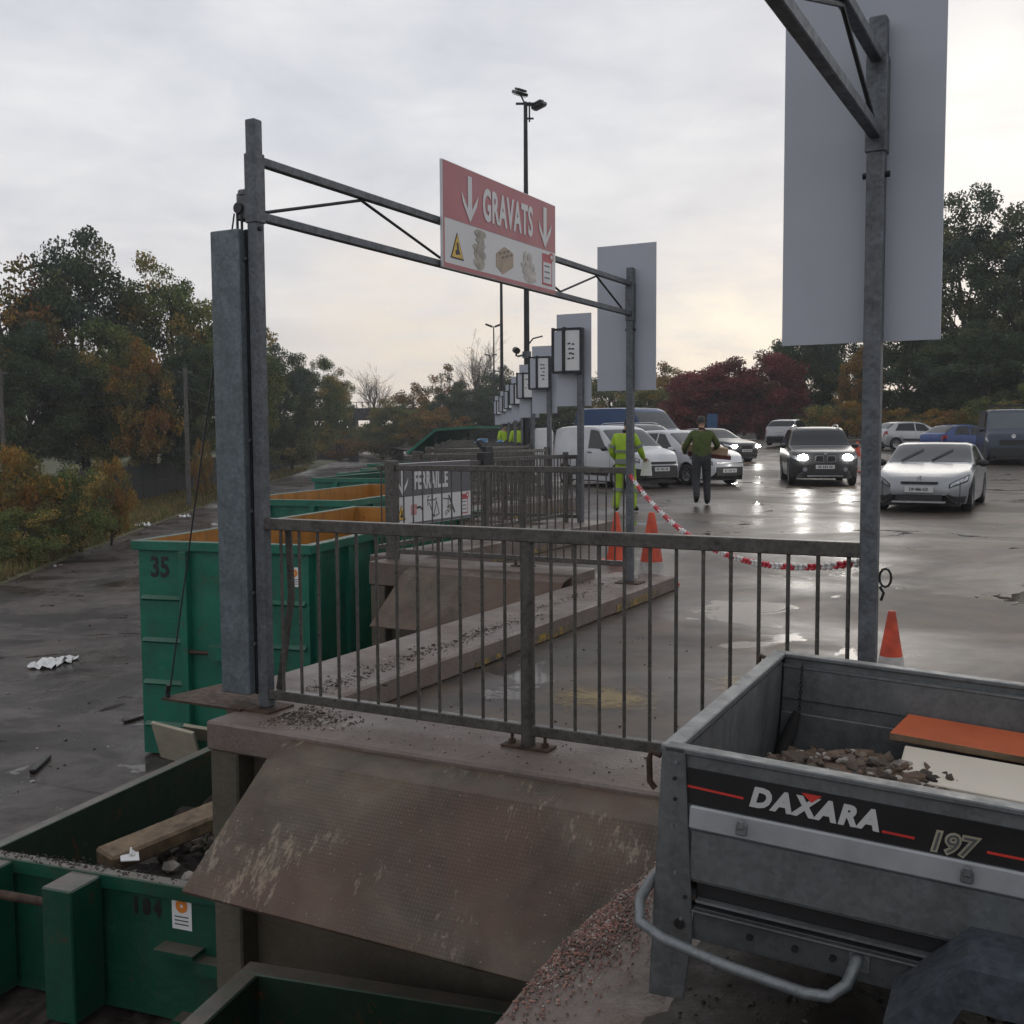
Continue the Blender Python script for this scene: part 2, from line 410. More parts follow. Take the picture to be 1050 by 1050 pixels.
# verge along the lower road
edge = [(-10.2, 5), (-11.9, 18), (-13.1, 27.2), (-14.9, 42.3), (-16.6, 58.8), (-19.2, 85), (-22.6, 127), (-31, 230), (-36, 330)]
g = MB()
vs = []
for i, (x, y) in enumerate(edge):
    wv = .5 * math.sin(i * 2.3)
    vs += [(x, y, YARD + .004), (x - .35, y, YARD + .09), (x - 3, y, YARD + .16), (x - 6 + wv, y, YARD + .3), (x - 20, y, YARD + 1.3), (x - 120, y, YARD + 3)]
g.add(vs, [(i * 6 + j, i * 6 + j + 1, i * 6 + j + 7, i * 6 + j + 6) for i in range(len(edge) - 1) for j in range(5)])
tag(g.build('verge_ground', M['turf'], smooth=60), kind='structure')
# bank behind the car park
g = MB()
bk = [(-60, 175), (-8, 140), (10, 104), (22, 82), (34, 73), (60, 66), (120, 50), (140, 10)]
vs = []
for x, y in bk: 
    z = rise(x, y); d = V((x, y)).normalized()
    vs += [(x, y, z + .004), (x + d.x * 4, y + d.y * 4, z + .7), (x + d.x * 70, y + d.y * 70, z + 2.2)]
g.add(vs, [(i * 3 + j, i * 3 + j + 1, i * 3 + j + 4, i * 3 + j + 3) for i in range(len(bk) - 1) for j in range(2)])
tag(g.build('bank_ground', M['soil'], smooth=60), kind='structure')

def edge_x(y):
    for (xa, ya), (xb, yb) in zip(edge, edge[1:]):
        if ya <= y <= yb: return xa + (xb - xa) * (y - ya) / (yb - ya)
    return edge[-1][0]
def blades(spots, mats, name, label_kind='stuff', hmin=.08, hmax=.3, wd=.012):
    rs = np.random.RandomState(3); n = len(spots)
    P = np.array(spots, float); h = rs.uniform(hmin, hmax, n); a = rs.uniform(0, 6.28, n)
    w = wd * (1 + P[:, 1] / 18); lean = rs.uniform(-.5, .5, (n, 2)) * h[:, None]
    c, s_ = np.cos(a) * w, np.sin(a) * w
    Vt = np.zeros((n, 3, 3)); Vt[:, 0] = P + np.c_[c, s_, np.zeros(n)]; Vt[:, 1] = P - np.c_[c, s_, np.zeros(n)]
    Vt[:, 2] = P + np.c_[lean, h]
    me = bpy.data.meshes.new(name); me.vertices.add(3 * n); me.vertices.foreach_set('co', Vt.reshape(-1))
    me.loops.add(3 * n); me.loops.foreach_set('vertex_index', np.arange(3 * n)); me.polygons.add(n)
    me.polygons.foreach_set('loop_start', np.arange(0, 3 * n, 3)); me.polygons.foreach_set('material_index', rs.randint(0, len(mats), n))
    for q in mats: me.materials.append(q)
    me.update(); me.validate(); o = bpy.data.objects.new(name, me); COL.objects.link(o); tag(o, kind=label_kind); return o
rs = random.Random(11); sp = []
for i in range(26000):
    y = 24 + 90 * rs.random() ** 1.6; d = rs.random() ** 1.3 * 7; sp.append((edge_x(y) - .1 - d, y, YARD + (.05 if d < .4 else .12 + d * .02)))
M['grass_dry'] = m_leaf('dry_grass_blades', (.20, .15, .07), .4)
for i in range(26000):
    y = 44 + 100 * rs.random(); d = rs.random(); x = -19.3 - 6.3 * (y - 46) / 95 - .3 - d * 11; sp.append((x, y, YARD + .32 + max(0, (edge_x(y) - 6 - x)) * .0714))
tag(blades(sp, [M['grass'], M['grass_dry'], M['grass_dry']], 'verge_grass', hmax=.34), 'short wet grass along the verge of the lower road', 'grass')
# ------------------------------------------------------------------ diamond plate
def m_plate():
    t = NT('rusty_chequer_plate'); c = t.co()
    col = t.ramp(t.noise(2.4, 7, .62, dist=.6), [(.32, (.045, .034, .024)), (.5, (.092, .073, .053)), (.66, (.145, .112, .080))])
    ru = t.ramp(t.noise(1.7, 6, .65, t.node('ShaderNodeVectorMath', {0: c, 1: (9, 3, 5)}, operation='ADD').outputs[0], .5), [(.44, 0.0), (.60, .65)])
    col = t.mix(ru, col, (.11, .058, .04))
    sc = t.ramp(t.math('MULTIPLY', t.noise(2.1, 2, .5, t.node('ShaderNodeVectorMath', {0: c, 1: (4, 1, 2)}, operation='ADD').outputs[0]), t.noise(30, 6, .8, stretch=(1, .35, .35))), [(.345, 0.0), (.40, .45)])
    sp = t.node('ShaderNodeSeparateXYZ', {0: c})
    yy = t.math('MULTIPLY', sp.outputs[1], 1.4)
    K = 185.0
    a = t.math('SINE', t.math('MULTIPLY', t.math('ADD', sp.outputs[0], yy), K)); b = t.math('SINE', t.math('MULTIPLY', t.math('SUBTRACT', sp.outputs[0], yy), K))
    st = t.math('MULTIPLY', a, b)
    worn = t.ramp(t.noise(1.3, 4, .5), [(.40, 1.0), (.58, .15)])
    stud = t.ramp(st, [(.35, 0.0), (.7, 1.0)])
    col = t.mix(t.math('MULTIPLY', t.math('MULTIPLY', stud, worn), .26), col, (.26, .225, .18))
    col = t.mix(sc, col, (.42, .34, .25))
    fl = t.ramp(t.noise(75, 2, .5), [(.70, 0.0), (.76, .8)])
    col = t.mix(fl, col, (.36, .3, .24))
    t.col(col); t.p(Metallic=.25, Specular_IOR_Level=.45); t.rough(t.ramp(t.noise(5, 5), [(.3, .36), (.65, .62)]))
    t.bump(t.math('ADD', t.math('MULTIPLY', t.math('MULTIPLY', stud, worn), .9), t.math('MULTIPLY', t.noise(40, 4, .7), .4)), .5, .006)
    return t.mat
M['plate'] = m_plate()

ORD = ['nearest', 'second nearest', 'third', 'fourth', 'fifth', 'sixth', 'seventh', 'eighth', 'ninth', 'tenth']

# ------------------------------------------------------------------ concrete walls with kerbs
def ZK(k): return .15 if k < 1 else .25      # the slabs stand a little higher further on
def kx(k):   # where the kerb of the bay before butts against this wall
    return V((OX.get(k - 1, OX[k] + .27) - OX[k], -YSTEP, 0)).dot(B2) - .43
def wall(k, label):
    t = thing('retaining_wall', label, 'concrete wall', bay(0, 0, 0, k), BAYROT, 'sawtooth concrete walls of the tipping bays')
    near = k in (-1, 0, 1); KX = kx(k)
    MB().bx((-.06, -.33, .0), (KX, .2, ZK(k))).build('coping', M['concrete'], t, bevel=.012 if near else 0)
    MB().bx((.14, -.20, YARD), (KX, .15, .0)).build('face', M['concrete_wall'], t)
    MB().bx((-.045, -.32, YARD), (.138, .16, .0)).build('pillar', M['concrete_wall'], t, bevel=.01 if near else 0)
    kb = MB().bx((-.43, .202, .0), (.24, 5.98 if k < 1 else 5.7, ZK(k))).build('kerb', M['concrete'], t, bevel=.015 if near else 0)
    MB().bx((-.40, .24, YARD), (.0, 5.4, .0)).build('face', M['concrete_wall'], t)
    ys = MB()
    for a, b, h in ((1.9, 2.25, .5), (2.75, 3.5, .8), (4.4, 5.5, .9)):
        ys.bx((.24, a, .01), (.2435, b, .01 + .075 * h), 0)
    ys.build('yellow_marking', M['yellow'], kb)
wall(-1, 'wet concrete wall and kerb right beneath the tail of the trailer')
wall(0, 'concrete wall and kerb carrying the nearest railing, with yellow marks on its kerb')
for k in range(1, KMAX): wall(k, '%s concrete bay wall from the camera, behind the nearest one' % ORD[k])

# ------------------------------------------------------------------ railings across the bay ends
def railing(k, label, fine):
    FENCE_L = flen(k)
    t = thing('railing', label, 'railing', bay(0, 0, ZK(k), k), BAYROT, 'barred railings across the ends of the tipping bays')
    x0, x1 = .09, FENCE_L - .03; MX = 1.62
    mt = M['galv_dark']
    MB().beam((x0, 0, .985), (x1, 0, .985), .05, .06).build('top_rail', mt, t, bevel=.004 if fine else 0)
    MB().beam((x0, 0, .085), (x1, 0, .085), .045, .05).build('bottom_rail', mt, t, bevel=.004 if fine else 0)
    pm = MB(); pm.cyl((MX, -.002, .006), (MX, -.002, .955), .034, n=14)
    po = pm.build('post', mt, t, smooth=40)
    bp = MB().bx((MX - .12, -.05, .001), (MX + .12, .05, .012))
    bp.build('base_plate', M['rust'], po)
    if fine:
        for sx in (-.085, .085): 
            b = MB(); b.cyl((MX + sx, 0, .012), (MX + sx, 0, .06), .008, n=8); b.cyl((MX + sx, 0, .012), (MX + sx, 0, .03), .017, n=6); b.build('bolt', M['rust'], po)
    if k >= 1:
        MB().bx((-.03, -.05, 0), (.09, .05, 1.06)).build('post', M['galv_dark'], t, bevel=.004 if fine else 0)
    xs = [x0 + .09 + (MX - x0 - .09) * i / 12 for i in range(12)] + [MX + (x1 - MX) * i / 12.4 for i in range(1, 13)]
    if fine:
        for x in xs:
            b = MB(); b.cyl((x, 0, .109), (x, 0, .957), .0085, n=8); b.build('bar', mt, t, smooth=40)
    else:
        b = MB()
        for x in xs: b.cyl((x, 0, .10), (x, 0, .96), .009, n=6)
        b.build('bars', mt, t)
    return t
rl = railing(0, 'nearest grey metal railing with vertical bars, crossing the middle of the picture', True)
# bent flat bar leaning at the left end of the nearest railing
b = MB(); b.beam((.20, .035, .97), (.215, .035, .6), .042, .008, (0, 1, 0)); b.beam((.215, .036, .62), (.11, .036, .05), .042, .008, (0, 1, 0)); b.build('flat_brace', M['galv_dark'], rl)
railing(1, 'second grey metal railing, behind the tipping bay under the red sign', True)
for k in range(2, KMAX): railing(k, '%s grey metal railing from the camera in the row of bays' % ORD[k], False)

# railings with gates along the bay edges further on
def edge_gate(k, label):
    t = thing('edge_gate', label, 'gate', bay(-.12 if k > 1 else -.25, 0, ZK(k), k), BAYROT, 'barred gates along the edges of the further bays')
    mt = M['galv_dark']; b = MB()
    for y0, y1, dz in ((.15, 2.5, 0), (2.6, 4.95, .02)):
        for z in (.10 + dz, .98 + dz): b.beam((0, y0, z), (0, y1, z), .045, .05)
    b.build('rails', mt, t)
    b = MB()
    for i in range(42):
        y = .2 + i * .113
        if abs(y - 2.55) > .08: b.cyl((0, y, .1), (0, y, .98), .009, n=6)
    b.build('bars', mt, t)
    for y in ((.1, 2.55, 5.0) if k > 1 else (2.55, 5.0)): 
        MB().bx((-.03, y - .04, 0), (.03, y + .04, 1.06)).build('post', mt, t)
    MB().bx((-.05, 2.42, .94), (.05, 2.68, 1.10)).build('latch', M['dark_metal'], t)
for k in range(1, 8): edge_gate(k, 'barred metal gate along the edge of the %s bay from the camera' % ORD[k])

# ------------------------------------------------------------------ gantries
def gantry(k, label):
    dd_ = bay(flen(k + 1), 0, 0, k + 1) - bay(0, 0, 0, k); GX, GY = dd_.dot(B2), dd_.dot(A2)
    t = thing('gantry', label, 'gantry', bay(0, 0, .15, k), BAYROT)
    g = M['galv']
    p = MB().bx((.028, -.032, .012), (.092, .032, 3.05)).build('post', g, t, bevel=.006)
    MB().bx((-.04, -.1, 0), (.16, .1, .012)).build('base_plate', M['rust'], p)
    MB().bx((.022, -.038, 2.53), (.098, .038, 2.88)).build('sleeve', g, p, bevel=.004)
    MB().cyl((.093, -.01, 2.50), (.107, -.01, 2.50), .012, n=8).build('bolt', M['dark_metal'], p)
    p = MB().bx((GX - .033, GY - .033, .012), (GX + .033, GY + .033, 3.0)).build('post', g, t, bevel=.006)
    MB().bx((GX - .12, GY - .1, 0), (GX + .12, GY + .1, .012)).build('base_plate', M['rust'], p)
    MB().bx((GX - .039, GY - .039, 2.50), (GX + .039, GY + .039, 2.86)).build('sleeve', g, p, bevel=.004)
    for s in (-1, 1): 
        MB().cyl((GX + s * .034, GY, 2.42), (GX + s * .05, GY, 2.42), .012, n=8).build('bolt', M['dark_metal'], p)
    xa, xb = .06, GX
    at = lambda u, z: (xa + (xb - xa) * u / GY, u, z)
    MB().beam(at(.05, 2.85), at(GY - .045, 2.85), .044, .044).build('beam', g, t, bevel=.004)
    MB().beam(at(.05, 2.57), at(GY - .045, 2.57), .044, .044).build('beam', g, t, bevel=.004)
    zs = [.08, .93, 1.86, 2.79, 3.7, 4.45, 5.05]
    for i in range(6):
        z0, z1 = (2.6, 2.82) if i % 2 == 0 else (2.82, 2.6)
        b = MB(); b.cyl(at(zs[i], z0), at(zs[i + 1], z1), .009, n=8); b.build('brace', M['dark_metal'], t, smooth=40)
    return t
gantry(0, 'galvanised portal frame carrying the red sign over the tipping bay')
g1 = gantry(-1, 'galvanised portal frame whose near post stands behind the trailer at right')
# ring and hook on the near right post
GX, GY = .087, 5.127
b = MB(); c = V((GX + .06, GY, .88))
b.tube([c + V((.0 + .022 * math.cos(a), .0, .036 * math.sin(a))) for a in [i * .5236 for i in range(13)]], .005, 6, caps=False)
b.tube([c + V((-.02, 0, -.035)), c + V((-.005, 0, -.06)), c + V((-.015, 0, -.09))], .006, 6)
b.build('hook_ring', M['dark_metal'], g1, smooth=40)

# counterweight housing, pulley, cable and side tray left of the gantry post
t = thing('counterweight_housing', 'tall grey sheet metal housing fixed to the left of the red sign\'s post', 'metal housing', bay(0, 0, .15, 0), BAYROT)
b = MB(); b.bx((-.185, -.075, .08), (.008, .07, 2.50)); o = b.build('cover', M['galv_sheet'], t, bevel=.006)
b = MB(); b.bx((.010, -.03, .08), (.026, -.02, 2.50)); b.build('seam_strip', M['dark_metal'], t)
for z in (.35, .62, 1.05, 1.42, 2.35):
    MB().cyl((.018, -.031, z), (.018, -.044, z), .010, n=6).build('bolt', M['galv'], t)
b = MB(); b.bx((-.045, -.03, 2.55), (.026, .03, 2.69)); b.bx((-.03, -.035, 2.67), (.026, .035, 2.705)); pu = b.build('pulley_block', M['galv'], t, bevel=.008)
MB().cyl((-.02, -.035, 2.61), (-.02, -.045, 2.61), .028, n=16).build('pulley_wheel', M['dark_metal'], pu, smooth=40)
b = MB(); b.cyl((-.035, -.03, 2.49), (-.035, -.03, 2.6), .007, n=6); b.cyl((-.005, -.03, 2.49), (-.005, -.03, 2.6), .007, n=6); b.build('cable_end', M['dark_metal'], t)

t = thing('lifting_tray', 'dark steel side tray held up by a cable, left of the red sign\'s post', 'steel flap', bay(0, 0, .15, 0), BAYROT)
b = MB(); b.prism([(-.02, -.12), (-.52, -.18), (-.47, .22), (-.02, .30)], lambda a, q, d: V((a, q, d - a * .04)), .0, .012); b.build('tray', M['rust'], t)
b = MB(); b.cyl((-.495, -.15, .03), (-.10, .02, 2.6), .0045, n=6); b.build('cable', M['dark_metal'], t)
b = MB(); b.tube([(-.50, -.15, .02), (-.505, -.15, .06), (-.49, -.15, .10)], .014, 6); b.build('shackle', M['dark_metal'], t)

# ------------------------------------------------------------------ flaps
def flap(k, label, z1=-.4, y1=-.97):
    KX = kx(k)
    t = thing('loading_flap', label, 'steel flap', bay(.4, -.35, ZK(k) - .15, k), BAYROT, 'chequer plate flaps bridging the walls and the containers')
    x1 = KX - .4 - .02
    th = .012
    prof = [(.018, .125), (-.165, .09), (y1 + .35, z1)]
    vs = []
    for i, (y, z) in enumerate(prof):
        xl = (.075, .11, .0)[i]
        vs += [(xl, y, z), (x1, y, z), (xl, y + .004, z - th), (x1, y + .004, z - th)]
    fs = []
    for i in (0, 4): fs += [(i, i + 1, i + 5, i + 4), (i + 2, i + 6, i + 7, i + 3), (i, i + 4, i + 6, i + 2), (i + 1, i + 3, i + 7, i + 5)]
    fs += [(0, 2, 3, 1), (8, 9, 11, 10)]
    # finer plate so that it can be a little dented
    b = MB(); b.add(vs, fs); b.build('plate', M['plate'], t)
    b = MB(); b.cyl((.08, .03, .118), (x1, .03, .118), .012, n=8); b.build('hinge', M['rust'], t, smooth=40)
flap(0, 'large rusty chequer plate flap sloping down in the foreground')
flap(1, 'dull brown steel flap seen through the bars of the nearest railing')
for k in (2, 3, 4): flap(k, 'steel flap below the %s railing from the camera' % ORD[k])

# ------------------------------------------------------------------ white boards seen from behind and their posts
M['poster'] = m_simple('white_poster', (.66, .66, .66), .35, 0, .05)
M['ink'] = m_simple('black_ink', (.02, .02, .02), .5)
for k in range(0, 9):
    nm = ['large blank white board seen from behind, cut off by the top edge of the picture', 'blank white board seen from behind on the right post of the red sign'][k] if k < 2 else '%s blank white board from the camera, with a small poster frame on its post' % ORD[k]
    t = thing('sign_board', nm, 'sign board', bay(flen(k), 0, 0, k), BAYROT, 'white boards seen from behind along the bays')
    z0, z1 = (1.945, 3.4) if k == 0 else (2.0, 3.38)
    xa, xb = (-.365, .235) if k < 2 else (-.42, .15)
    MB().bx((xa, .055, z0), (xb, .065, z1)).build('panel', M['white_panel'], t)
    if k >= 2:
        MB().bx((-.04, -.04, .15), (.04, .04, 3.16)).build('post', M['galv'], t)
        for (xa, ya, xb, yb), mt in ((((-.42, -.07, -.225, -.115)), M['white_panel']), ((-.21, -.125, .05, -.085), M['poster'])):
            d = V((xb - xa, yb - ya, 0)); q = MB()
            zz0, zz1 = 2.5, 3.14
            q.beam((xa, ya, zz0), (xb, yb, zz0), .03, .035); q.beam((xa, ya, zz1), (xb, yb, zz1), .03, .035)
            q.bx((xa - .02, ya - .02, zz0), (xa + .02, ya + .02, zz1 + .03)); q.bx((xb - .02, yb - .02, zz0), (xb + .02, yb + .02, zz1))
            fr = q.build('poster_frame', M['dark_metal'], t)
            n = V((d.y, -d.x, 0)).normalized()
            pn = MB(); pn.beam((xa, ya, (zz0 + zz1) / 2), (xb, yb, (zz0 + zz1) / 2), .012, zz1 - zz0 - .05); pn.build('poster', mt, fr)
            if mt is M['poster']:
                s = MB(); rn = random.Random(k)
                A = V((xa, ya, 0)); dn = d.normalized(); Ld = d.length
                # rows of small unreadable print
                for r in range(7):
                    z = 3.06 - r * .072; 
                    for c in range(2):
                        if 0 < r < 6 and rn.random() < .75:
                            u0_ = .2 + c * .2 + rn.random() * .08
                            p = A + dn * (Ld * u0_) + n * .008; q2 = A + dn * (Ld * (u0_ + .16)) + n * .008
                            s.beam((p.x, p.y, z), (q2.x, q2.y, z + rn.uniform(-.015, .02)), .003, .022)
                s.build('print', M['ink'], fr)

# ------------------------------------------------------------------ the two painted signs
M['sign_red'] = m_simple('faded_red_sign', (.40, .115, .125), .35, 0, .05, 2)
M['sign_white'] = m_simple('sign_white', (.62, .62, .62), .35, 0, .03, 2)
M['sign_grey'] = m_simple('sign_grey', (.11, .105, .115), .35, 0, .06, 2)
M['stone_print'] = m_simple('printed_stone', (.34, .30, .25), .4, 0, .45, 16)
M['brick_print'] = m_simple('printed_brick', (.36, .27, .19), .4, 0, .2, 12)
M['brick_dark'] = m_simple('printed_brick_hole', (.14, .115, .09), .4)
M['tile_print'] = m_simple('printed_tiles', (.45, .42, .38), .4, 0, .35, 18)
M['warn'] = m_simple('printed_yellow', (.66, .42, .05), .4)
M['clip_red'] = m_simple('printed_red', (.42, .06, .07), .4)
M['pot_pink'] = m_simple('printed_pink', (.52, .24, .24), .4, 0, .3, 14)
def arrow(b, fn, x, z0, z1, w, hw, d, m=0):
    b.prism([(x - w / 2, z1), (x - w / 2, z0 + hw * .75), (x - hw, z0 + hw * 1.7), (x - hw * .82, z0 + hw * 1.05), (x, z0), (x + hw * .82, z0 + hw * 1.05), (x + hw, z0 + hw * 1.7), (x + w / 2, z0 + hw * .75), (x + w / 2, z1)], fn, 0, d, m)
def make_sign(name, label, k, v0, z0, H, u0_, Wd, mtop, word, arrows, icons):
    t = thing(name, label, 'sign', bay(v0, u0_ + Wd / 2, z0, k), BAYROT)
    hw = Wd / 2
    fn = lambda a, q, d: V((.011 + d, a, q))
    MB().bx((-.011, -hw, 0), (.011, hw, H)).build('panel', M['sign_white'], t, bevel=.003)
    b = MB(); b.prism([(-hw + .006, H * .47), (hw - .006, H * .47), (hw - .006, H - .006), (-hw + .006, H - .006)], fn, 0, .002); b.build('colour_field', mtop, t)
    b = MB(); b.prism([(-hw + .006, .006), (hw - .006, .006), (hw - .006, .035), (-hw + .006, .035)], fn, 0, .002)
    b.prism([(-hw + .006, .035), (-hw + .02, .035), (-hw + .02, H * .47), (-hw + .006, H * .47)], fn, 0, .002); b.build('edge_band', mtop, t)
    fn2 = lambda a, q, d: V((.0145 + d, a, q))
    for x in arrows:
        b = MB(); arrow(b, fn2, x * Wd - hw, H * .49, H * .93, .055, .115, .002); b.build('arrow', M['sign_white'], t)
    b = MB(); add_text(b, word[0], lambda a, q, d: fn2(a + word[1] * Wd - hw, q + H * .70, d + .001), word[2], bold=.010, sx=word[3], depth=.001, gap=1.08)
    b.build('lettering', M['sign_white'], t)
    f3 = lambda a, q, d: V((.0115 + d, a, q))
    # warning triangle
    x = .105 * Wd - hw
    b = MB(); b.prism([(x - .085, .075), (x + .085, .075), (x, .25)], f3, 0, .002); tr = b.build('warning_triangle', M['ink'], t)
    b = MB(); b.prism([(x - .072, .083), (x + .072, .083), (x, .235)], f3, .002, .004); b.build('triangle_field', M['warn'], tr)
    b = MB(); b.prism([(x - .02, .10), (x + .035, .11), (x + .02, .135), (x + .012, .18), (x - .012, .185), (x - .006, .14), (x - .03, .125)], f3, .004, .005); b.build('pictogram', M['ink'], tr)
    icons(t, Wd, hw, f3)
    # clipboard
    x = .91 * Wd - hw
    b = MB(); b.prism([(x - .085, .06), (x + .085, .06), (x + .085, .30), (x - .085, .30)], f3, 0, .002); cb = b.build('clipboard', M['clip_red'], t)
    b = MB(); b.prism([(x - .07, .075), (x + .07, .075), (x + .07, .235), (x - .07, .235)], f3, .002, .003); b.build('sheet', M['sign_white'], cb)
    b = MB(); b.lathe([(0, .0035), (.036, .0035), (.036, .0005), (0, .0005)], 14, 'x', (.0115, x + .075, .285)); b.build('badge', M['clip_red'], cb)
    b = MB(); b.prism([(x + .052, .275), (x + .075, .275), (x + .075, .262), (x + .10, .285), (x + .075, .308), (x + .075, .295), (x + .052, .295)], f3, .0036, .0046); b.build('badge_arrow', M['sign_white'], cb)
    b = MB()
    for z in (.20, .155, .11): b.prism([(x - .05, z), (x + .04, z), (x + .04, z + .012), (x - .05, z + .012)], f3, .003, .004)
    b.build('text_lines', M['sign_grey'], cb)
    return t
def blob(cx, cz, rx, rz, seed, n=11, j=.18):
    r = random.Random(seed); return [(cx + rx * math.cos(i * 6.283 / n) * r.uniform(1 - j, 1 + j), cz + rz * math.sin(i * 6.283 / n) * r.uniform(1 - j, 1 + j)) for i in range(n)]
def icons_rubble(t, Wd, hw, f):
    x = .285 * Wd - hw
    b = MB()
    for i, (dx, z, rx, rz) in enumerate(((.0, .09, .075, .045), (.005, .145, .09, .04), (-.015, .19, .075, .03), (.025, .215, .05, .025), (.0, .25, .06, .025), (.01, .29, .085, .03))):
        b.prism(blob(x + dx, z, rx, rz, i + 3), f, 0, .002 + .0005 * i)
    b.build('stone_picture', M['stone_print'], t)
    x = .50 * Wd - hw
    b = MB(); b.prism([(x - .13, .19), (x - .005, .255), (x + .13, .225), (x + .13, .125), (x - .03, .055), (x - .13, .10)], f, 0, .002); o = b.build('brick_picture', M['brick_print'], t)
    b = MB()
    for i in range(3):
        for j in range(2):
            px, pz = x - .075 + i * .062 + j * .045, .196 + i * .016 - j * .022
            b.prism([(px - .022, pz), (px + .008, pz + .014), (px + .028, pz + .004), (px - .002, pz - .011)], f, .002, .003)
    b.build('brick_hole', M['brick_dark'], o)
    x = .72 * Wd - hw
    b = MB()
    for i, (dx, z, rx, rz) in enumerate(((.03, .075, .10, .03), (.02, .12, .115, .035), (.0, .165, .115, .04), (-.05, .215, .03, .06), (.02, .23, .035, .04))):
        b.prism(blob(x + dx, z, rx, rz, i + 30, j=.12), f, 0, .002 + .0005 * i)
    b.build('tile_picture', M['tile_print'], t)
def icons_scrap(t, Wd, hw, f):
    x = .255 * Wd - hw
    b = MB(); b.prism([(x - .06, .12), (x + .05, .12), (x + .06, .22), (x - .065, .22)], f, 0, .002); b.prism(blob(x, .225, .066, .018, 4, 14, 0), f, 0, .003); pn = b.build('pan_picture', M['pot_pink'], t)
    b = MB(); b.prism([(x + .055, .185), (x + .13, .19), (x + .19, .14), (x + .195, .16), (x + .13, .215), (x + .055, .21)], f, .001, .003); b.build('pan_handle', M['ink'], pn)
    x = .50 * Wd - hw
    def strokes(b, ss, w=.006):
        for (xa, za), (xb, zb) in ss:
            d = V((xb - xa, zb - za)).normalized() * w; n_ = V((-d.y, d.x))
            b.prism([(x + xa - n_.x, za - n_.y), (x + xb - n_.x, zb - n_.y), (x + xb + n_.x, zb + n_.y), (x + xa + n_.x, za + n_.y)], f, 0, .002)
    b = MB(); strokes(b, [((-.13, .30), (-.13, .20)), ((-.13, .27), (.04, .265)), ((-.10, .24), (.0, .07)), ((.0, .07), (.06, .26)), ((.0, .07), (.12, .10)), ((-.13, .31), (-.09, .315)), ((.03, .275), (.07, .28)), ((.06, .24), (.12, .10))]); b.build('bicycle_picture', M['ink'], t)
    x = .70 * Wd - hw
    b = MB(); b.prism([(x - .02, .30), (x + .005, .31), (x + .14, .10), (x + .12, .08)], f, 0, .002); strokes(b, [((-.13, .27), (0, .26)), ((-.02, .26), (-.02, .15)), ((-.05, .16), (.08, .20))]); b.build('ironing_board_picture', M['ink'], t)
    b = MB(); strokes(b, [((-.07, .07), (.04, .14)), ((-.09, .10), (.03, .17)), ((-.09, .10), (-.07, .07)), ((.03, .17), (.04, .14)), ((-.04, .13), (.0, .10))], .005); b.build('clothes_rack_picture', M['brick_dark'], t)
make_sign('hanging_sign', 'red and white hanging sign reading GRAVATS with two arrows', 0, .09, 2.69, .70, 1.765, 1.70, M['sign_red'], ('GRAVATS', .535, .30, .56), (.205, .885), icons_rubble)
make_sign('gate_sign', 'grey and white sign reading FERRAILLE seen behind the bars', 1, -.10, .56, .71, .17, 1.715, M['sign_grey'], ('FERRAILLE', .47, .27, .55), (.12,), icons_scrap)

# faded yellow paint on the asphalt by the kerb
t_ = NT('faded_yellow_paint'); tc_ = t_.node('ShaderNodeTexCoord').outputs['Object']
ln_ = t_.node('ShaderNodeVectorMath', {0: tc_}, operation='LENGTH').outputs['Value']
f_ = t_.math('ADD', t_.math('MULTIPLY', t_.noise(6, 8, .75, dist=.6), 1.0), t_.math('MULTIPLY', ln_, -.85))
f_ = t_.ramp(f_, [(.22, 0.0), (.42, .75)])
t_.col((.25, .165, .035)); t_.rough(.35)
tr_ = t_.node('ShaderNodeBsdfTransparent'); mx_ = t_.node('ShaderNodeMixShader', {0: f_, 1: tr_.outputs[0], 2: t_.bsdf.outputs[0]}); t_.set(t_.out.inputs[0], mx_.outputs[0])
M['faded_yellow'] = t_.mat
for v, u, rr in ((1.35, 1.55, .5), (2.1, 2.3, .4)):
    p = bay(v, u, .004)
    b = MB(); b.add([p + V((-rr, -rr * .7, 0)), p + V((rr, -rr * .7, 0)), p + V((rr, rr * .7, 0)), p + V((-rr, rr * .7, 0))], [(0, 1, 2, 3)])
    tag(b.build('road_marking', M['faded_yellow'], loc=p), kind='structure')
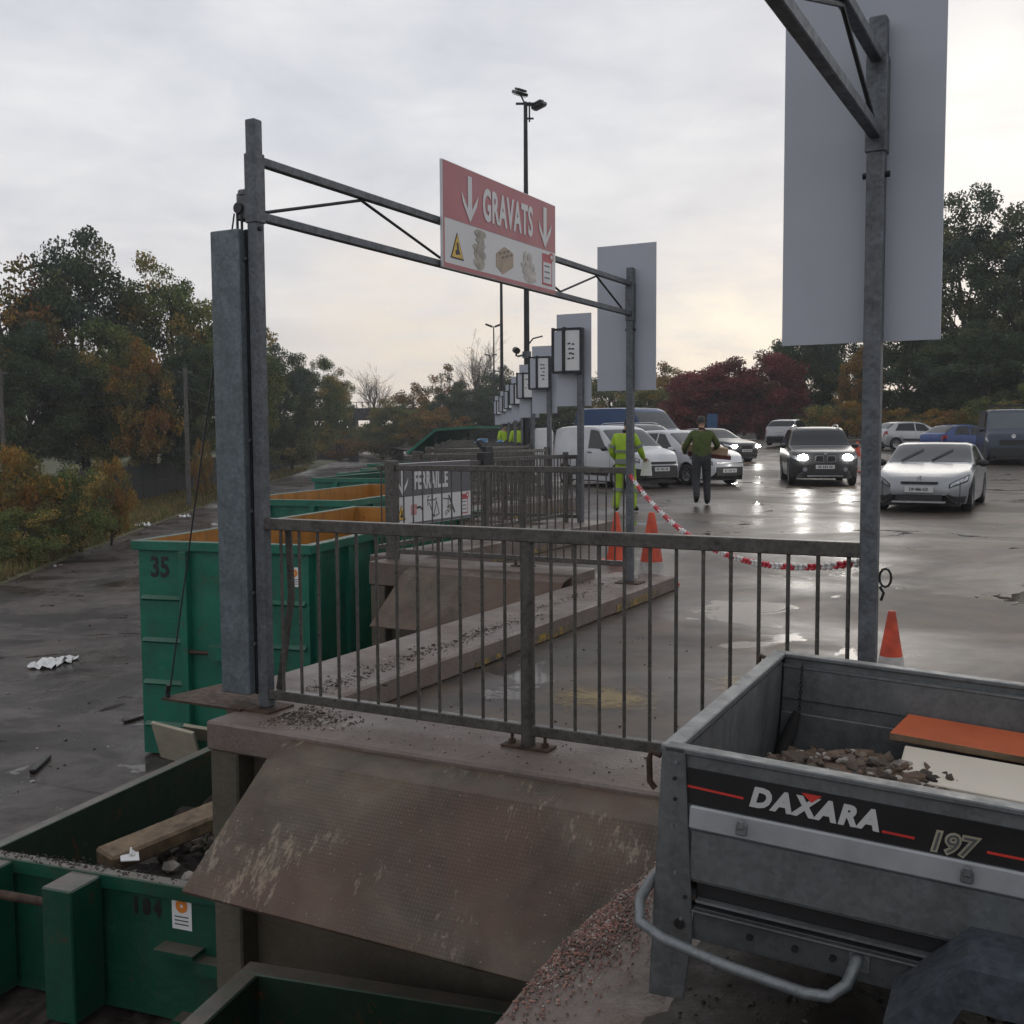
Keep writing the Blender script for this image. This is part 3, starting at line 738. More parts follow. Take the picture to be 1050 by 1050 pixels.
# ------------------------------------------------------------------ containers: x across the front, y along, z up; origin below the middle of the front
def container(label, loc, rot, W, L, H, paint, lining, number=None, sticker=True, hook=True, fill=None, rim=.11, group='green skips standing in the lower yard', lid=False, detail=True):
    t = thing('skip_container', label, 'skip', loc, rot, group)
    w = W / 2; th = .05; zf = .22
    s = MB()
    zl = .03; s.bx((-w, 0, zl), (w, th, H - .02)); s.bx((-w, L - th, zl), (w, L, H - .02)); s.bx((-w, th, zl), (-w + th, L - th, H - .02)); s.bx((w - th, th, zl), (w, L - th, H - .02)); s.bx((-w + th, th, zf), (w - th, L - th, zf + .05))
    s.build('shell', paint, t)
    i = .003
    q = MB()
    a, b_, c, d = -w + th + i, w - th - i, th + i, L - th - i
    z0, z1 = zf + .05 + i, H - .004
    q.add([(a, c, z0), (b_, c, z0), (b_, d, z0), (a, d, z0), (a, c, z1), (b_, c, z1), (b_, d, z1), (a, d, z1)], [(0, 1, 2, 3), (0, 4, 5, 1), (1, 5, 6, 2), (2, 6, 7, 3), (3, 7, 4, 0)])
    q.build('lining', lining, t, recalc=False)
    r = MB(); o_ = rim - th
    for p, e in (((-w - o_, -o_, H - rim), (w + o_, rim - o_, H)), ((-w - o_, L - rim + o_, H - rim), (w + o_, L + o_, H)), ((-w - o_, rim - o_, H - rim), (-w - o_ + rim, L - rim + o_, H)), ((w + o_ - rim, rim - o_, H - rim), (w + o_, L - rim + o_, H))): r.bx(p, e)
    r.build('rim', paint, t, bevel=.008 if detail else 0)
    # bright worn edge on top of the rim
    n = max(3, int(L / .75))
    for side in (-1, 1):
        rb = MB()
        for j in range(n + 1):
            y = .12 + (L - .3) * j / n
            rb.bx((side * w, y, .05), (side * (w + .055), y + .10, H - rim))
        rb.build('side_ribs', paint, t)
    sk = [MB().bx((sx * .53 - .06, .1, 0.0), (sx * .53 + .06, L - .1, zf)).build('skid', paint, t) for sx in (-1, 1)]
    if hook:
        for sx in (-1, 1):
            MB().bx((sx * .46 - .05, -.10, .05), (sx * .46 + .05, 0, H - rim)).build('front_pillar', paint, t, bevel=.006 if detail else 0)
        nl = max(2, int((H - .5) / .42))
        for sx in (-1, 1):
            for j in range(nl):
                z = .35 + j * (H - rim - .45) / nl
                MB().add([(sx * .52, 0, z), (sx * (w - .04), 0, z), (sx * (w - .04), -.045, z + .03), (sx * .52, -.045, z + .03), (sx * .52, 0, z + .07), (sx * (w - .04), 0, z + .07)], [(0, 1, 2, 3), (3, 2, 5, 4), (0, 3, 4), (1, 5, 2)]).build('front_rib', paint, t)
        hz = min(H * .5, H - .5)
        MB().cyl((-.41, -.05, hz), (.41, -.05, hz), .025, n=10).build('hook_bar', M['rust'], t, smooth=40)
        MB().prism([(-.14, hz + .09), (.12, hz + .09), (.14, hz), (.10, hz - .07), (-.12, hz - .07)], lambda a, q, d: V((a, d, q)), -.12, 0).build('hook_block', paint, t)
    ffn = lambda a, q, d: V((a, -.003 - d, q))
    if number:
        b = MB(); add_text(b, number[0], lambda a, q, d: ffn(a + number[1], q + H - number[2], d), number[3], bold=.010, sx=.8, depth=.001, gap=number[4] if len(number) > 4 else 1.0)
        b.build('number_lettering', M['black'], t)
    if sticker:
        sx, sz = (sticker if isinstance(sticker, tuple) else (w - .22, H - .35))
        b = MB(); b.prism([(sx - .075, sz - .11), (sx + .075, sz - .11), (sx + .075, sz + .11), (sx - .075, sz + .11)], ffn, 0, .003); st = b.build('sticker', M['paper'], t)
        b = MB(); b.lathe([(.012, .0), (.045, .0), (.045, .002), (.012, .002)], 18, 'y', (sx, -.0085, sz + .045), closed=True); b.build('emblem', M['cone_orange'], st)
        b = MB()
        for j in range(3): b.prism([(sx - .055, sz - .03 - j * .025), (sx + .05, sz - .03 - j * .025), (sx + .05, sz - .022 - j * .025), (sx - .055, sz - .022 - j * .025)], ffn, .0045, .0055)
        b.build('small_print', M['sign_grey'], st)
    if lid:
        b = MB(); 
        b.prism([(0.0, H), (0, H + .1), (-2.3, H + 1.15), (-2.35, H + 1.05)], lambda a, q, d: V((-w + d, .2 - a * -1.0, q)) , 0, W)
        b.build('open_lid', paint, t)
    return t
def yard(px, py, z=YARD):
    d = fw * FPX + rt * (px - 525) - up * (py - 525); return V((0, 0, CAMH)) + d * ((z - CAMH) / d.z)
M['cone_orange'] = m_simple('orange_print', (.7, .22, .03), .5)
c184 = container('low open green skip number 184 with soil, timber and rubble inside', (-2.72, 6.87, YARD), rad(-20), 1.98, 4.3, .95, M['green_dark'], M['dark_in'], ('184', .36, .20, .14, 1.5), sticker=(.635, .755), hook=False, rim=.10)
# its hook frame stands proud of the front
MB().bx((-.20, -.32, .06), (.04, -.036, .935)).build('front_column', M['green_dark'], c184, bevel=.01)
MB().bx((-1.02, -.32, .06), (-.70, -.036, .935)).build('front_column', M['green_dark'], c184, bevel=.01)
MB().cyl((-.71, -.25, .80), (-.19, -.25, .80), .03, n=10).build('hook_bar', M['rust'], c184, smooth=40)
MB().bx((.50, -.13, .52), (.80, -.001, .55)).build('ledge', M['green_dark'], c184)
MB().bx((.80, -.10, .42), (.985, -.001, .50)).build('ledge', M['green_dark'], c184)
MB().bx((.62, -.12, .05), (.75, -.001, .10)).build('ledge', M['green_dark'], c184)
c35 = container('tall open green skip number 35 with orange inside', (-3.34, 12.24, YARD), rad(-17), 2.22, 5.9, 2.57, M['green'], M['orange_in'], ('35', -.82, .32, .33), sticker=(.93, 2.2), group='green skips standing in the lower yard')
c0 = container('low green skip just below the large steel flap', (0, 0, 0), 0, 1.75, 3.2, 1.30, M['green_dark'], M['dark_in'], None, False, hook=False)
ax = V((math.sin(rad(17)), math.cos(rad(17)), 0)); axr = V((ax.y, -ax.x, 0))
fl = V((-1.225, 4.87, 0)); fc = fl + axr * .875 - ax * 3.2
c0.location = (fc.x, fc.y, YARD); c0.rotation_euler = (0, 0, rad(-17))
specs = [  # front middle, rotation, width, length, height, lining, label
    ((-4.0, 19.4), -17, 2.3, 5.9, 2.62, 'orange_in', 'open green skip with orange inside, right behind number 35'),
    ((-4.35, 29.2), -18, 2.3, 5.9, 2.60, 'green_dark', 'plain green skip, third along the left of the bays'),
    ((-4.7, 35.5), -17, 2.3, 5.9, 2.50, 'green_dark', 'plain green skip, fourth along the left of the bays'),
    ((-4.75, 41.5), -18, 2.3, 5.9, 2.45, 'orange_in', 'green skip, fifth along the left of the bays'),
    ((-5.3, 48.0), -18, 2.4, 5.9, 2.45, 'green_dark', 'green skip, sixth along the left of the bays')]
for (x, y), r, W, L, H, li, lb in specs:
    container(lb, (x, y, YARD), rad(r), W, L, H, M['green'], M[li], None, False, detail=False)
cl = container('green skip far down the bays with its lid propped open', (-3.9, 55.5, YARD), rad(-18), 2.5, 6, 2.75, M['green'], M['dark_in'], None, False, detail=False)
b = MB()
b.prism([(-1.35, 0), (-3.0, -1.25), (-2.9, -1.35), (-1.3, -.12)], lambda a, q, d: V((a + 1.3, d, 4.05 + q)), 0, 5.5)
b.prism([(-1.35, 0), (.9, .12), (.9, .0), (-1.3, -.12)], lambda a, q, d: V((a + 1.3, d, 4.05 + q)), 0, 5.5)
b.build('open_lid', M['green'], cl)
for yy in (.3, 5.2): MB().bx((-.2, yy, 2.7), (-.1, yy + .1, 3.95)).build('lid_prop', M['dark_metal'], cl)

# contents of skip 184
mw = Matrix.Translation((-2.72, 6.87, YARD)) @ Matrix.Rotation(rad(-20), 4, 'Z')
g = MB(); nx, ny = 26, 48; rn = random.Random(5)
vs = []
for j in range(ny + 1):
    for i_ in range(nx + 1):
        x, y = -.93 + 1.86 * i_ / nx, .06 + 4.18 * j / ny
        z = .52 + .16 * mnoise.noise(V((x * 1.5, y * 1.3, 1))) + .10 * mnoise.noise(V((x * 5, y * 5, 3))) + .05 * mnoise.noise(V((x * 13, y * 13, 4))) + .10 * (x / .93)
        vs.append(mw @ V((x, y, z)))
n = nx + 1
g.add(vs, [(j * n + i_, j * n + i_ + 1, (j + 1) * n + i_ + 1, (j + 1) * n + i_) for j in range(ny) for i_ in range(nx)])
for i_ in range(160):
    x, y = rn.uniform(-.85, .85), rn.uniform(.1, 3.4)
    g.rock(mw @ V((x, y, .56 + .1 * x + rn.uniform(-.04, .1))), rn.uniform(.02, .10), m=rn.choice((0, 0, 1, 1, 2)), rnd=rn)
o = g.build('soil_and_rubble', [M['rubble_dark'], M['rubble'], M['rubble_pale']], loc=(-2.72, 6.87, YARD)); tag(o, 'dark soil and broken rubble lying in skip 184', 'rubble', kind='stuff')
b = MB(); b.beam(mw @ V((-.52, .62, .70)), mw @ V((-.12, 1.62, .80)), .26, .13, (.1, 0, 1)); o = b.build('timber_beam', M['wood'], bevel=.02, loc=mw @ V((-.4, 1.1, .8))); tag(o, 'thick weathered timber beam lying on the soil in skip 184', 'timber')
sq = yard(133, 878, YARD + .74)
b = MB(); b.box(sq, (.13, .14, .012), Euler((.15, .1, .4)).to_matrix()); b.box(sq + V((.01, .04, .015)), (.05, .1, .012), Euler((.2, .6, .4)).to_matrix()); tag(b.build('white_scrap', M['paper'], loc=sq, bevel=.004), 'small bright white scrap lying on the soil in skip 184', 'scrap')
b = MB(); b.prism([(0, 0), (.5, .05), (.62, .3), (.3, .42), (-.05, .3)], lambda a, q, d: mw @ V((.35 + a, .75 + q, .70 + d + a * .05)), 0, .03); tag(b.build('broken_slab', M['rubble'], loc=mw @ V((.6, .95, .7)), bevel=.006), 'flat broken grey slab beside the white scrap in skip 184', 'slab')
# tuft of weeds thrown in the skip
sp = [tuple(mw @ V((rn.gauss(.10, .14), rn.gauss(1.75, .2), .62 + rn.uniform(0, .08)))) for i_ in range(1500)]
o = blades(sp, [M['grass']], 'weeds', hmin=.05, hmax=.2, wd=.006); tag(o, 'green weeds thrown on the soil in skip 184', 'weeds')

# grit and dirt lying on the rims and concrete: loose stuff
def debris(name, label, spots, mats, rnd):
    g = MB()
    for (p, r) in spots: g.rock(p, r, m=rnd.randrange(len(mats)), flat=.6, rnd=rnd)
    o = g.build(name, mats); tag(o, label, 'debris', kind='stuff'); return o
rn = random.Random(9)
sp = []
for i_ in range(900):   # dirt round the foot of the gantry post
    v, u = .22 + abs(rn.gauss(0, .17)), rn.gauss(-.06, .09)
    if -.3 < u < .18 and v < 1.0: sp.append((bay(v, u, .152), rn.uniform(.002, .009) if rn.random() < .95 else rn.uniform(.012, .024)))
for i_ in range(1500):   # along the kerb
    u = rn.uniform(.4, 3.3) if rn.random() < .8 else rn.uniform(3.3, 5.8); v = (.03 if u < 3.3 else -.1) + .045 * rn.gauss(0, 1) * (1 if rn.random() < .8 else 2.5)
    sp.append((bay(v, u, .152), rn.uniform(.002, .010) if rn.random() < .96 else rn.uniform(.012, .028)))
for i_ in range(100):
    sp.append((bay(rn.uniform(.3, 2.5), rn.uniform(-.28, .18), .152), rn.uniform(.003, .009)))
for i_ in range(110):
    sp.append((bay(rn.uniform(.4, 2.5), rn.uniform(-.25, .18), .152, 1), rn.uniform(.003, .016)))
for i_ in range(140):
    sp.append((bay(rn.uniform(.3, 2.6), rn.uniform(.25, 3.5), .004), rn.uniform(.003, .010)))
debris('debris', 'small stones and dirt lying along the concrete kerb and railing foot', sp, [M['rubble'], M['rubble_dark'], M['rubble_dark'], M['rubble_pale']], rn)
sp = []
for i_ in range(260):
    x, y = rn.gauss(-4.5, 2.6), rn.uniform(6.5, 25)
    if edge_x(y) < x < -4.0 - (y > 10) * .9: sp.append((V((x, y, YARD + .006)), rn.uniform(.008, .035) * (1.6 if rn.random() < .08 else 1)))
for i_ in range(150):
    y = rn.uniform(22, 60); sp.append((V((edge_x(y) + rn.uniform(-1.5, .6), y, YARD + .05)), rn.uniform(.02, .08)))
debris('yard_debris', 'scattered small stones and dirt on the lower road', sp, [M['rubble_dark'], M['rubble'], M['rubble_dark'], M['rubble_pale']], rn)
mr = Matrix.Translation((-2.72, 6.87, YARD)) @ Matrix.Rotation(rad(-20), 4, 'Z')
sp = [(mr @ V((min(.95, rn.gauss(-.35, .45)), rn.gauss(.02, .03), .953)), rn.uniform(.003, .012)) for i_ in range(330)]
debris('rim_dirt', 'dark crumbs of soil lying on the front rim of skip 184', sp, [M['rubble_dark']], rn)

# pink grit heap on the near kerb and brick dust
def gz(v, u): 
    d = math.hypot((v - 2.74) / .24, (u + 1.66) / .58); return max(0, 1 - d * d) * .055 + .01 * mnoise.noise(V((v * 9, u * 9, 0))) - .006
g = MB(); nx, ny = 40, 60
vs = [bay(2.605 + .46 * i_ / nx, -2.6 + 1.5 * j / ny, .146 + max(0, gz(2.605 + .46 * i_ / nx, -2.6 + 1.5 * j / ny))) for j in range(ny + 1) for i_ in range(nx + 1)]
n = nx + 1
g.add(vs, [(j * n + i_, j * n + i_ + 1, (j + 1) * n + i_ + 1, (j + 1) * n + i_) for j in range(ny) for i_ in range(nx)], 3)
for i_ in range(3600):
    v, u = 2.60 + abs(rn.gauss(0, .09)), rn.gauss(-1.60, .22)
    if v < 2.605: continue
    g.rock(bay(v, u, .15 + max(0, gz(v, u))), rn.uniform(.002, .0065), m=rn.choice((0, 0, 0, 0, 1, 1, 2)), rnd=rn)
tag(g.build('pink_grit', [M['pink'], M['rubble'], M['rubble_pale'], M['concrete']], smooth=50), 'heap of pinkish brick grit spilled on the kerb below the trailer', 'grit', kind='stuff')

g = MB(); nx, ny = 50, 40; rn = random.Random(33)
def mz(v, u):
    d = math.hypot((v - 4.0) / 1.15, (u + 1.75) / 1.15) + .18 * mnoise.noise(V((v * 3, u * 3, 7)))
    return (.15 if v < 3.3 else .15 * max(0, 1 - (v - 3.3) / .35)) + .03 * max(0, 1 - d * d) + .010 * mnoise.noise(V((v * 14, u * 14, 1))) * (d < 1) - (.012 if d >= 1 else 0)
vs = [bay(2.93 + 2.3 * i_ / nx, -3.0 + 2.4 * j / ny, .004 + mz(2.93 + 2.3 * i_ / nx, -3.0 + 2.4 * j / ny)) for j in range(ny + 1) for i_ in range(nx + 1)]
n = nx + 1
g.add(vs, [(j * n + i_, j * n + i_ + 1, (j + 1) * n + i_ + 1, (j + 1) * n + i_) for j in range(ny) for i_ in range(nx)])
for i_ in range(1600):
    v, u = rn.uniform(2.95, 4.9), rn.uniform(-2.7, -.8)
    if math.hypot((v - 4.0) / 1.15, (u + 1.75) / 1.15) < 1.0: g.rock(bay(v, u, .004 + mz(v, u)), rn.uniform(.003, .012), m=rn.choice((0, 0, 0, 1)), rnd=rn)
M['mud'] = m_simple('dark_mud', (.028, .022, .017), .7, 0, .5, 9, bumpv=.4)  # mud colour kept very dark, it carries the trailer's shade as well
tag(g.build('dark_mud', [M['mud'], M['rubble_dark']], smooth=60), 'mud and grit under the trailer, coloured dark for the shade there', 'mud', kind='stuff')

# litter in the lower yard
def crumple(name, label, cat, p, size, seed, mt):
    g = MB(); r = random.Random(seed); n = 9; vs = []
    for j in range(n):
        for i_ in range(n):
            x, y = (i_ / (n - 1) - .5) * size[0], (j / (n - 1) - .5) * size[1]
            z = size[2] * abs(mnoise.noise(V((x * 3.1 / size[0] * 2 + seed, y * 3 / size[1] * 2, 0)))) * 2 + .01
            if (i_ + j) % 3 == 0: z += r.uniform(0, .02)
            vs.append(V(p) + V((x + r.uniform(-.03, .03), y + r.uniform(-.03, .03), z)))
    g.add(vs, [(j * n + i_, j * n + i_ + 1, (j + 1) * n + i_ + 1, (j + 1) * n + i_) for j in range(n - 1) for i_ in range(n - 1)])
    tag(g.build(name, mt, loc=p), label, cat)
p = yard(50, 682); crumple('plastic_sheet', 'crumpled white plastic sheet lying on the wet lower road', 'litter', p, (.42, .7, .09), 2, M['paper'])
p = yard(68, 678); crumple('plastic_scrap', 'smaller white plastic scrap touching the crumpled sheet on the lower road', 'litter', p, (.28, .4, .08), 5, M['paper'])
for i_, (px, py, s, lb) in enumerate(((147, 541, .35, 'white paper scrap on the verge, farther left of two'), (190, 532, .3, 'white litter on the verge near the fence posts'), (118, 549, .28, 'whitish scrap at the foot of the verge below the orange bush'))):
    crumple('litter_scrap', lb, 'litter', yard(px, py) + V((0, 0, .05)), (s * 1.6, s, .12), 11 + i_, M['paper'])
crumple('white_bag', 'white plastic bag caught at the foot of the orange and green bush', 'bag', yard(12, 566) + V((0, 0, .35)), (.5, .5, .7), 21, M['paper'])
b = MB(); a, c = yard(33, 794), yard(50, 778); b.beam(a + V((0, 0, .03)), c + V((0, 0, .03)), .07, .05); tag(b.build('dark_stick', M['black'], loc=(a + c) / 2, bevel=.01), 'dark stick lying on the lower road by the skip', 'stick')
b = MB(); a, c = yard(127, 742), yard(148, 736); b.beam(a + V((0, 0, .02)), c + V((0, 0, .02)), .04, .03); tag(b.build('thin_batten', M['rubble_dark'], loc=(a + c) / 2), 'thin dark batten lying beside skip 35', 'batten')
# cream panels leaning by skip 35
b = MB(); p = yard(178, 790)
b.box(p + V((.05, 0, .30)), (.55, .04, .55), Euler((.5, .15, -.3)).to_matrix()); b.box(p + V((.35, .25, .33)), (.5, .04, .45), Euler((.9, .1, -.2)).to_matrix())
M['cream'] = m_simple('cream_board', (.42, .38, .29), .6, 0, .2, 4)
tag(b.build('cream_boards', M['cream'], loc=p, bevel=.005), 'two cream boards dumped between skip 35 and skip 184', 'boards')
# ------------------------------------------------------------------ trailer: x from the tail forwards, y across away from the camera, z from the rim
TP = V((0.368, 2.537, 0.85))
ty = V((.44, .898, 0)).normalized(); tx = V((ty.y, -ty.x, 0)); pt = rad(-3.0)
txx = tx * math.cos(pt) + V((0, 0, math.sin(pt))); tz = txx.cross(ty)
TM = Matrix((txx, ty, tz)).transposed().to_4x4(); TM.translation = TP
TW, TL = 1.23, 2.0
T = bpy.data.objects.new('trailer', None); COL.objects.link(T); T.matrix_world = TM
tag(T, 'grey galvanised box trailer with black DAXARA 197 stripe, loaded with rubble', 'trailer')
def m_trailer(name, k, s=1.0):
    t = NT(name); c = t.co()
    col = t.ramp(t.noise(3.5, 6, .6, dist=.3), [(.3, (.14 * k, .15 * k, .155 * k)), (.55, (.20 * k, .215 * k, .22 * k)), (.75, (.27 * k, .285 * k, .29 * k))])
    st = t.ramp(t.noise(6, 6, .72, stretch=(1, 1, .2)), [(.48, 0.0), (.72, .55)])
    col = t.mix(st, col, (.06, .052, .042))
    sp = t.ramp(t.noise(60, 3, .6), [(.64, 0.0), (.7, .35)]); col = t.mix(sp, col, (.09, .075, .06))
    vo = t.node('ShaderNodeTexVoronoi', {'Vector': c, 'Scale': 75.0}).outputs['Color']
    col = t.mix(.15, col, t.mix(t.node('ShaderNodeSeparateColor', {0: vo}).outputs[0], (.08 * k, .085 * k, .09 * k), (.36 * k, .38 * k, .40 * k)))
    scr = t.ramp(t.noise(26, 6, .8, stretch=(.25, 1, 2.2)), [(.63, 0.0), (.68, .35)]); col = t.mix(scr, col, (.33 * k, .34 * k, .35 * k))
    t.col(col); t.p(Metallic=.5, Specular_IOR_Level=.4); t.rough(t.ramp(t.noise(18, 5), [(.3, .34), (.7, .58)])); t.bump(t.noise(5, 4), .06, .02); return t.mat
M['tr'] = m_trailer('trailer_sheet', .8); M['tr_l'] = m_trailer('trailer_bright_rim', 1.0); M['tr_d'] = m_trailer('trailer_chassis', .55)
M['tr_white'] = m_simple('trailer_painted_sheen', (.34, .35, .365), .4, .2, .15, 8)  # galvanised strip, its reflected light is put into the pale colour
M['tr_black'] = m_simple('trailer_black_stripe', (.010, .010, .011), .35)
M['fender'] = m_galv('grey_blue_fender', .085, .04, (.86, 1.0, 1.18))
M['silver_print'] = m_simple('silver_lettering', (.50, .50, .49), .4, 0, .08)
M['gold_print'] = m_simple('champagne_outline', (.32, .29, .22), .4)
M['red_print'] = m_simple('red_stripe_print', (.50, .035, .025), .4)
e = .003
# near side
b = MB(); b.bx((.045, 0, -.325), (TL, .022, -.012)); b.bx((.0, -.012, -.014), (TL, .034, 0)); b.bx((.075, -.006, -.318), (TL, .0, -.196)); side = b.build('side_panel', M['tr'], T, bevel=.003)
b = MB(); b.bx((.056, -.004, -.132), (TL, -.0005, -.046)); st = b.build('black_stripe', M['tr_black'], side)
b = MB(); b.bx((.07, -.014, -.190), (TL, -.0005, -.134)); b.build('sheen_strip', M['tr_white'], side, bevel=.004)
f = lambda a, q, d: V((a, -.0045 - d, q))
for xa, xb, za, zb in ((.06, .195, -.090, -.094), (.505, .573, -.107, -.108), (.718, .86, -.107, -.107), (.92, 1.3, -.10, -.10)):
    b = MB(); b.prism([(xa, za - .0028), (xb, zb - .0028), (xb, zb + .0028), (xa, za + .0028)], f, 0, .001); b.build('red_line', M['red_print'], st)
b = MB(); add_text(b, 'DAXARA', lambda a, q, d: f(.352 + a, q - .088, d + .001), .062, bold=.0034, sx=1.0, shear=.22, depth=.0008, gap=1.22); b.build('lettering', M['silver_print'], st)
b = MB(); b.prism([(.327, -.054), (.372, -.054), (.350, -.073)], f, 0, .0025); b.build('red_mark', M['red_print'], st)
b = MB(); add_text(b, '197', lambda a, q, d: f(.645 + a, q - .107, d + .0005), .062, bold=.004, sx=1.0, shear=.2, depth=.0005); b.build('number_outline', M['gold_print'], st)
b = MB(); add_text(b, '197', lambda a, q, d: f(.645 + a, q - .107, d + .002), .062, bold=-.0005, sx=1.0, shear=.2, depth=.0005); b.build('number_lettering', M['tr_d'], st)
for x in (.198, .684, 1.2, 1.7):
    b = MB(); b.bx((x - .013, -.024, -.178), (x + .013, -.014, -.150)); b.bx((x - .008, -.034, -.160), (x + .008, -.024, -.138)); b.build('rope_hook', M['tr_l'], side, bevel=.003)
# dark gap, light edge and chassis rail
b = MB(); b.bx((.09, .02, -.40), (TL, .04, -.325)); b.build('gap_panel', M['black'], T)
b = MB(); b.bx((.095, -.004, -.372), (TL, .018, -.366)); b.build('edge_strip', M['tr_l'], T)
b = MB(); b.bx((.09, .0, -.466), (TL, .04, -.386)); b.bx((.09, -.02, -.392), (TL, .0, -.386)); ch = b.build('chassis_rail', M['tr_d'], T, bevel=.002)
for x in (.23, .335, .42): MB().cyl((x, -.008, -.425), (x, 0, -.425), .008, n=8).build('bolt', M['dark_metal'], ch)
b = MB(); b.bx((.09, TW - .04, -.466), (TL, TW, -.386)); b.bx((.2, .04, -.46), (.26, TW - .04, -.40)); b.bx((.9, .04, -.47), (.98, TW - .04, -.41)); b.build('chassis_rail', M['tr_d'], T)
# tapered rear corner posts
for y0, y1 in ((-.012, -.004), (TW + .004, TW + .012)):
    b = MB(); b.prism([(-.004, 0), (.05, 0), (.095, -.45), (.082, -.618), (-.006, -.628)], lambda a, q, d: V((a, d, q)), y0, y1)
    ya, yb = sorted((y0, (y0 + y1) / 2 + (.05 if y0 < 0 else -.05))); b.bx((-.006, ya, -.60), (.0, yb, -.005))
    cp = b.build('corner_post', M['tr'], T, bevel=.002)
    if y0 < 0:
        for x, z in ((.032, -.035), (.030, -.075), (.034, -.125), (.03, -.19), (.045, -.305), (.072, -.36), (.065, -.415)):
            MB().cyl((x, y0 - .006, z), (x, y0, z), .0045, n=8).build('rivet', M['dark_metal'] if z in (-.075, -.125, -.36) else M['tr_l'], cp)
        MB().cyl((.062, y0 - .004, -.43), (.062, y0, -.43), .013, n=10).build('reflector', M['black'], cp)
# tailgate
b = MB(); b.bx((.0, .036, -.40), (.022, TW - .036, -.012)); b.bx((-.012, -.004, -.016), (.034, TW, .0)); tg = b.build('tailgate', M['tr_l'], T, bevel=.003)
b = MB(); b.bx((.024, .036, -.39), (.0275, TW - .036, -.03)); b.build('inner_face', M['tr'], tg)
b = MB(); b.tube([(-.02, .03, -.04), (-.045, .03, -.035), (-.05, .03, -.055), (-.045, .03, -.11), (-.03, .03, -.125)], .008, 8); b.build('tailgate_latch', M['rust'], tg, smooth=40)
b = MB(); b.tube([(-.02, TW - .03, -.03), (-.05, TW - .03, -.02), (-.055, TW - .03, -.05)], .009, 8); b.build('tailgate_latch', M['rust'], tg, smooth=40)
# far side, front, floor
b = MB(); b.bx((.03, TW - .022, -.395), (TL, TW, -.014)); b.bx((.0, TW - .036, -.014), (TL, TW + .012, .0)); b.bx((.03, TW - .03, -.385), (TL, TW - .022, -.20)); b.bx((.03, TW - .03, -.155), (TL, TW - .022, -.045)); fs = b.build('side_panel', M['tr'], T, bevel=.003)
b = MB(); b.bx((.03, TW - .034, -.045), (TL, TW - .022, -.036)); b.build('fold_edge', M['tr_l'], fs)
b = MB(); b.bx((TL - .022, .022, -.395), (TL, TW - .022, -.0)); b.build('front_panel', M['tr'], T)
b = MB(); b.bx((.022, .022, -.405), (TL - .022, TW - .022, -.395)); b.build('floor', M['tr_d'], T)
# chain and strap hanging in the far corner
b = MB()
for i in range(12):
    z = -.03 - i * .0135; c = V((.095, TW - .045, z))
    ax_ = V((1, 0, 0)) if i % 2 else V((0, 1, 0))
    b.tube([c + ax_ * (.0045 * math.cos(a)) + V((0, 0, .0095 * math.sin(a))) for a in [j * 1.0472 for j in range(7)]], .0016, 5, caps=False)
b.build('chain', M['dark_metal'], T)
b = MB(); b.tube([(.09, TW - .05, -.19), (.075, TW - .06, -.25), (.055, TW - .075, -.32), (.05, TW - .09, -.37)], [.012, .022, .026, .028], 8); b.build('rubber_strap', M['rubber'], T, smooth=50)
# tubular lamp guard
b = MB()
pts = [(.0, .05, -.335), (-.018, .02, -.345), (-.03, -.045, -.375), (-.012, -.092, -.41), (.05, -.105, -.430), (.20, -.105, -.455), (.38, -.105, -.470), (.43, -.10, -.466), (.462, -.07, -.445), (.472, -.03, -.418), (.475, .0, -.405)]
b.tube(pts, .0135, 12); lg = b.build('lamp_guard', M['tr_l'], T, smooth=60)
b = MB(); b.bx((.455, -.004, -.44), (.50, .0, -.39)); b.cyl((.486, -.010, -.415), (.486, -.004, -.415), .008, n=6); b.build('fixing_plate', M['tr'], lg)
# angular mudguard and wheel
b = MB()
prof = [(.545, -.66), (.555, -.43), (.60, -.385), (.70, -.275), (1.28, -.275), (1.38, -.385), (1.43, -.43), (1.44, -.66)]
n = len(prof); y0, y1 = -.005, -.205; th = .006
out = [V((x, 0, z)) for x, z in prof]
for (x, z), (x2, z2) in zip(prof, prof[1:]):
    d = V((x2 - x, 0, z2 - z)); nn = V((-d.z, 0, d.x)).normalized() * -th
    q = [V((x, y0, z)), V((x2, y0, z2)), V((x2, y1, z2)), V((x, y1, z))]
    b.add(q + [p + nn for p in q], [(0, 1, 2, 3), (7, 6, 5, 4), (0, 4, 5, 1), (1, 5, 6, 2), (2, 6, 7, 3), (3, 7, 4, 0)])
inn = [(x + (.0 if 2 < i < 5 else (.05 if i < 4 else -.05)), z - (.085 if 2 <= i <= 5 else .02 if 0 < i < 7 else 0)) for i, (x, z) in enumerate(prof)]
for i in range(n - 1):
    a, c, d, f_ = prof[i], prof[i + 1], inn[i + 1], inn[i]
    q = [V((p[0], y1, p[1])) for p in (a, c, d, f_)]
    b.add(q + [p + V((0, -.004, 0)) for p in q], [(0, 1, 2, 3), (7, 6, 5, 4), (0, 4, 5, 1), (1, 5, 6, 2), (2, 6, 7, 3), (3, 7, 4, 0)])
b.build('mudguard', M['fender'], T)
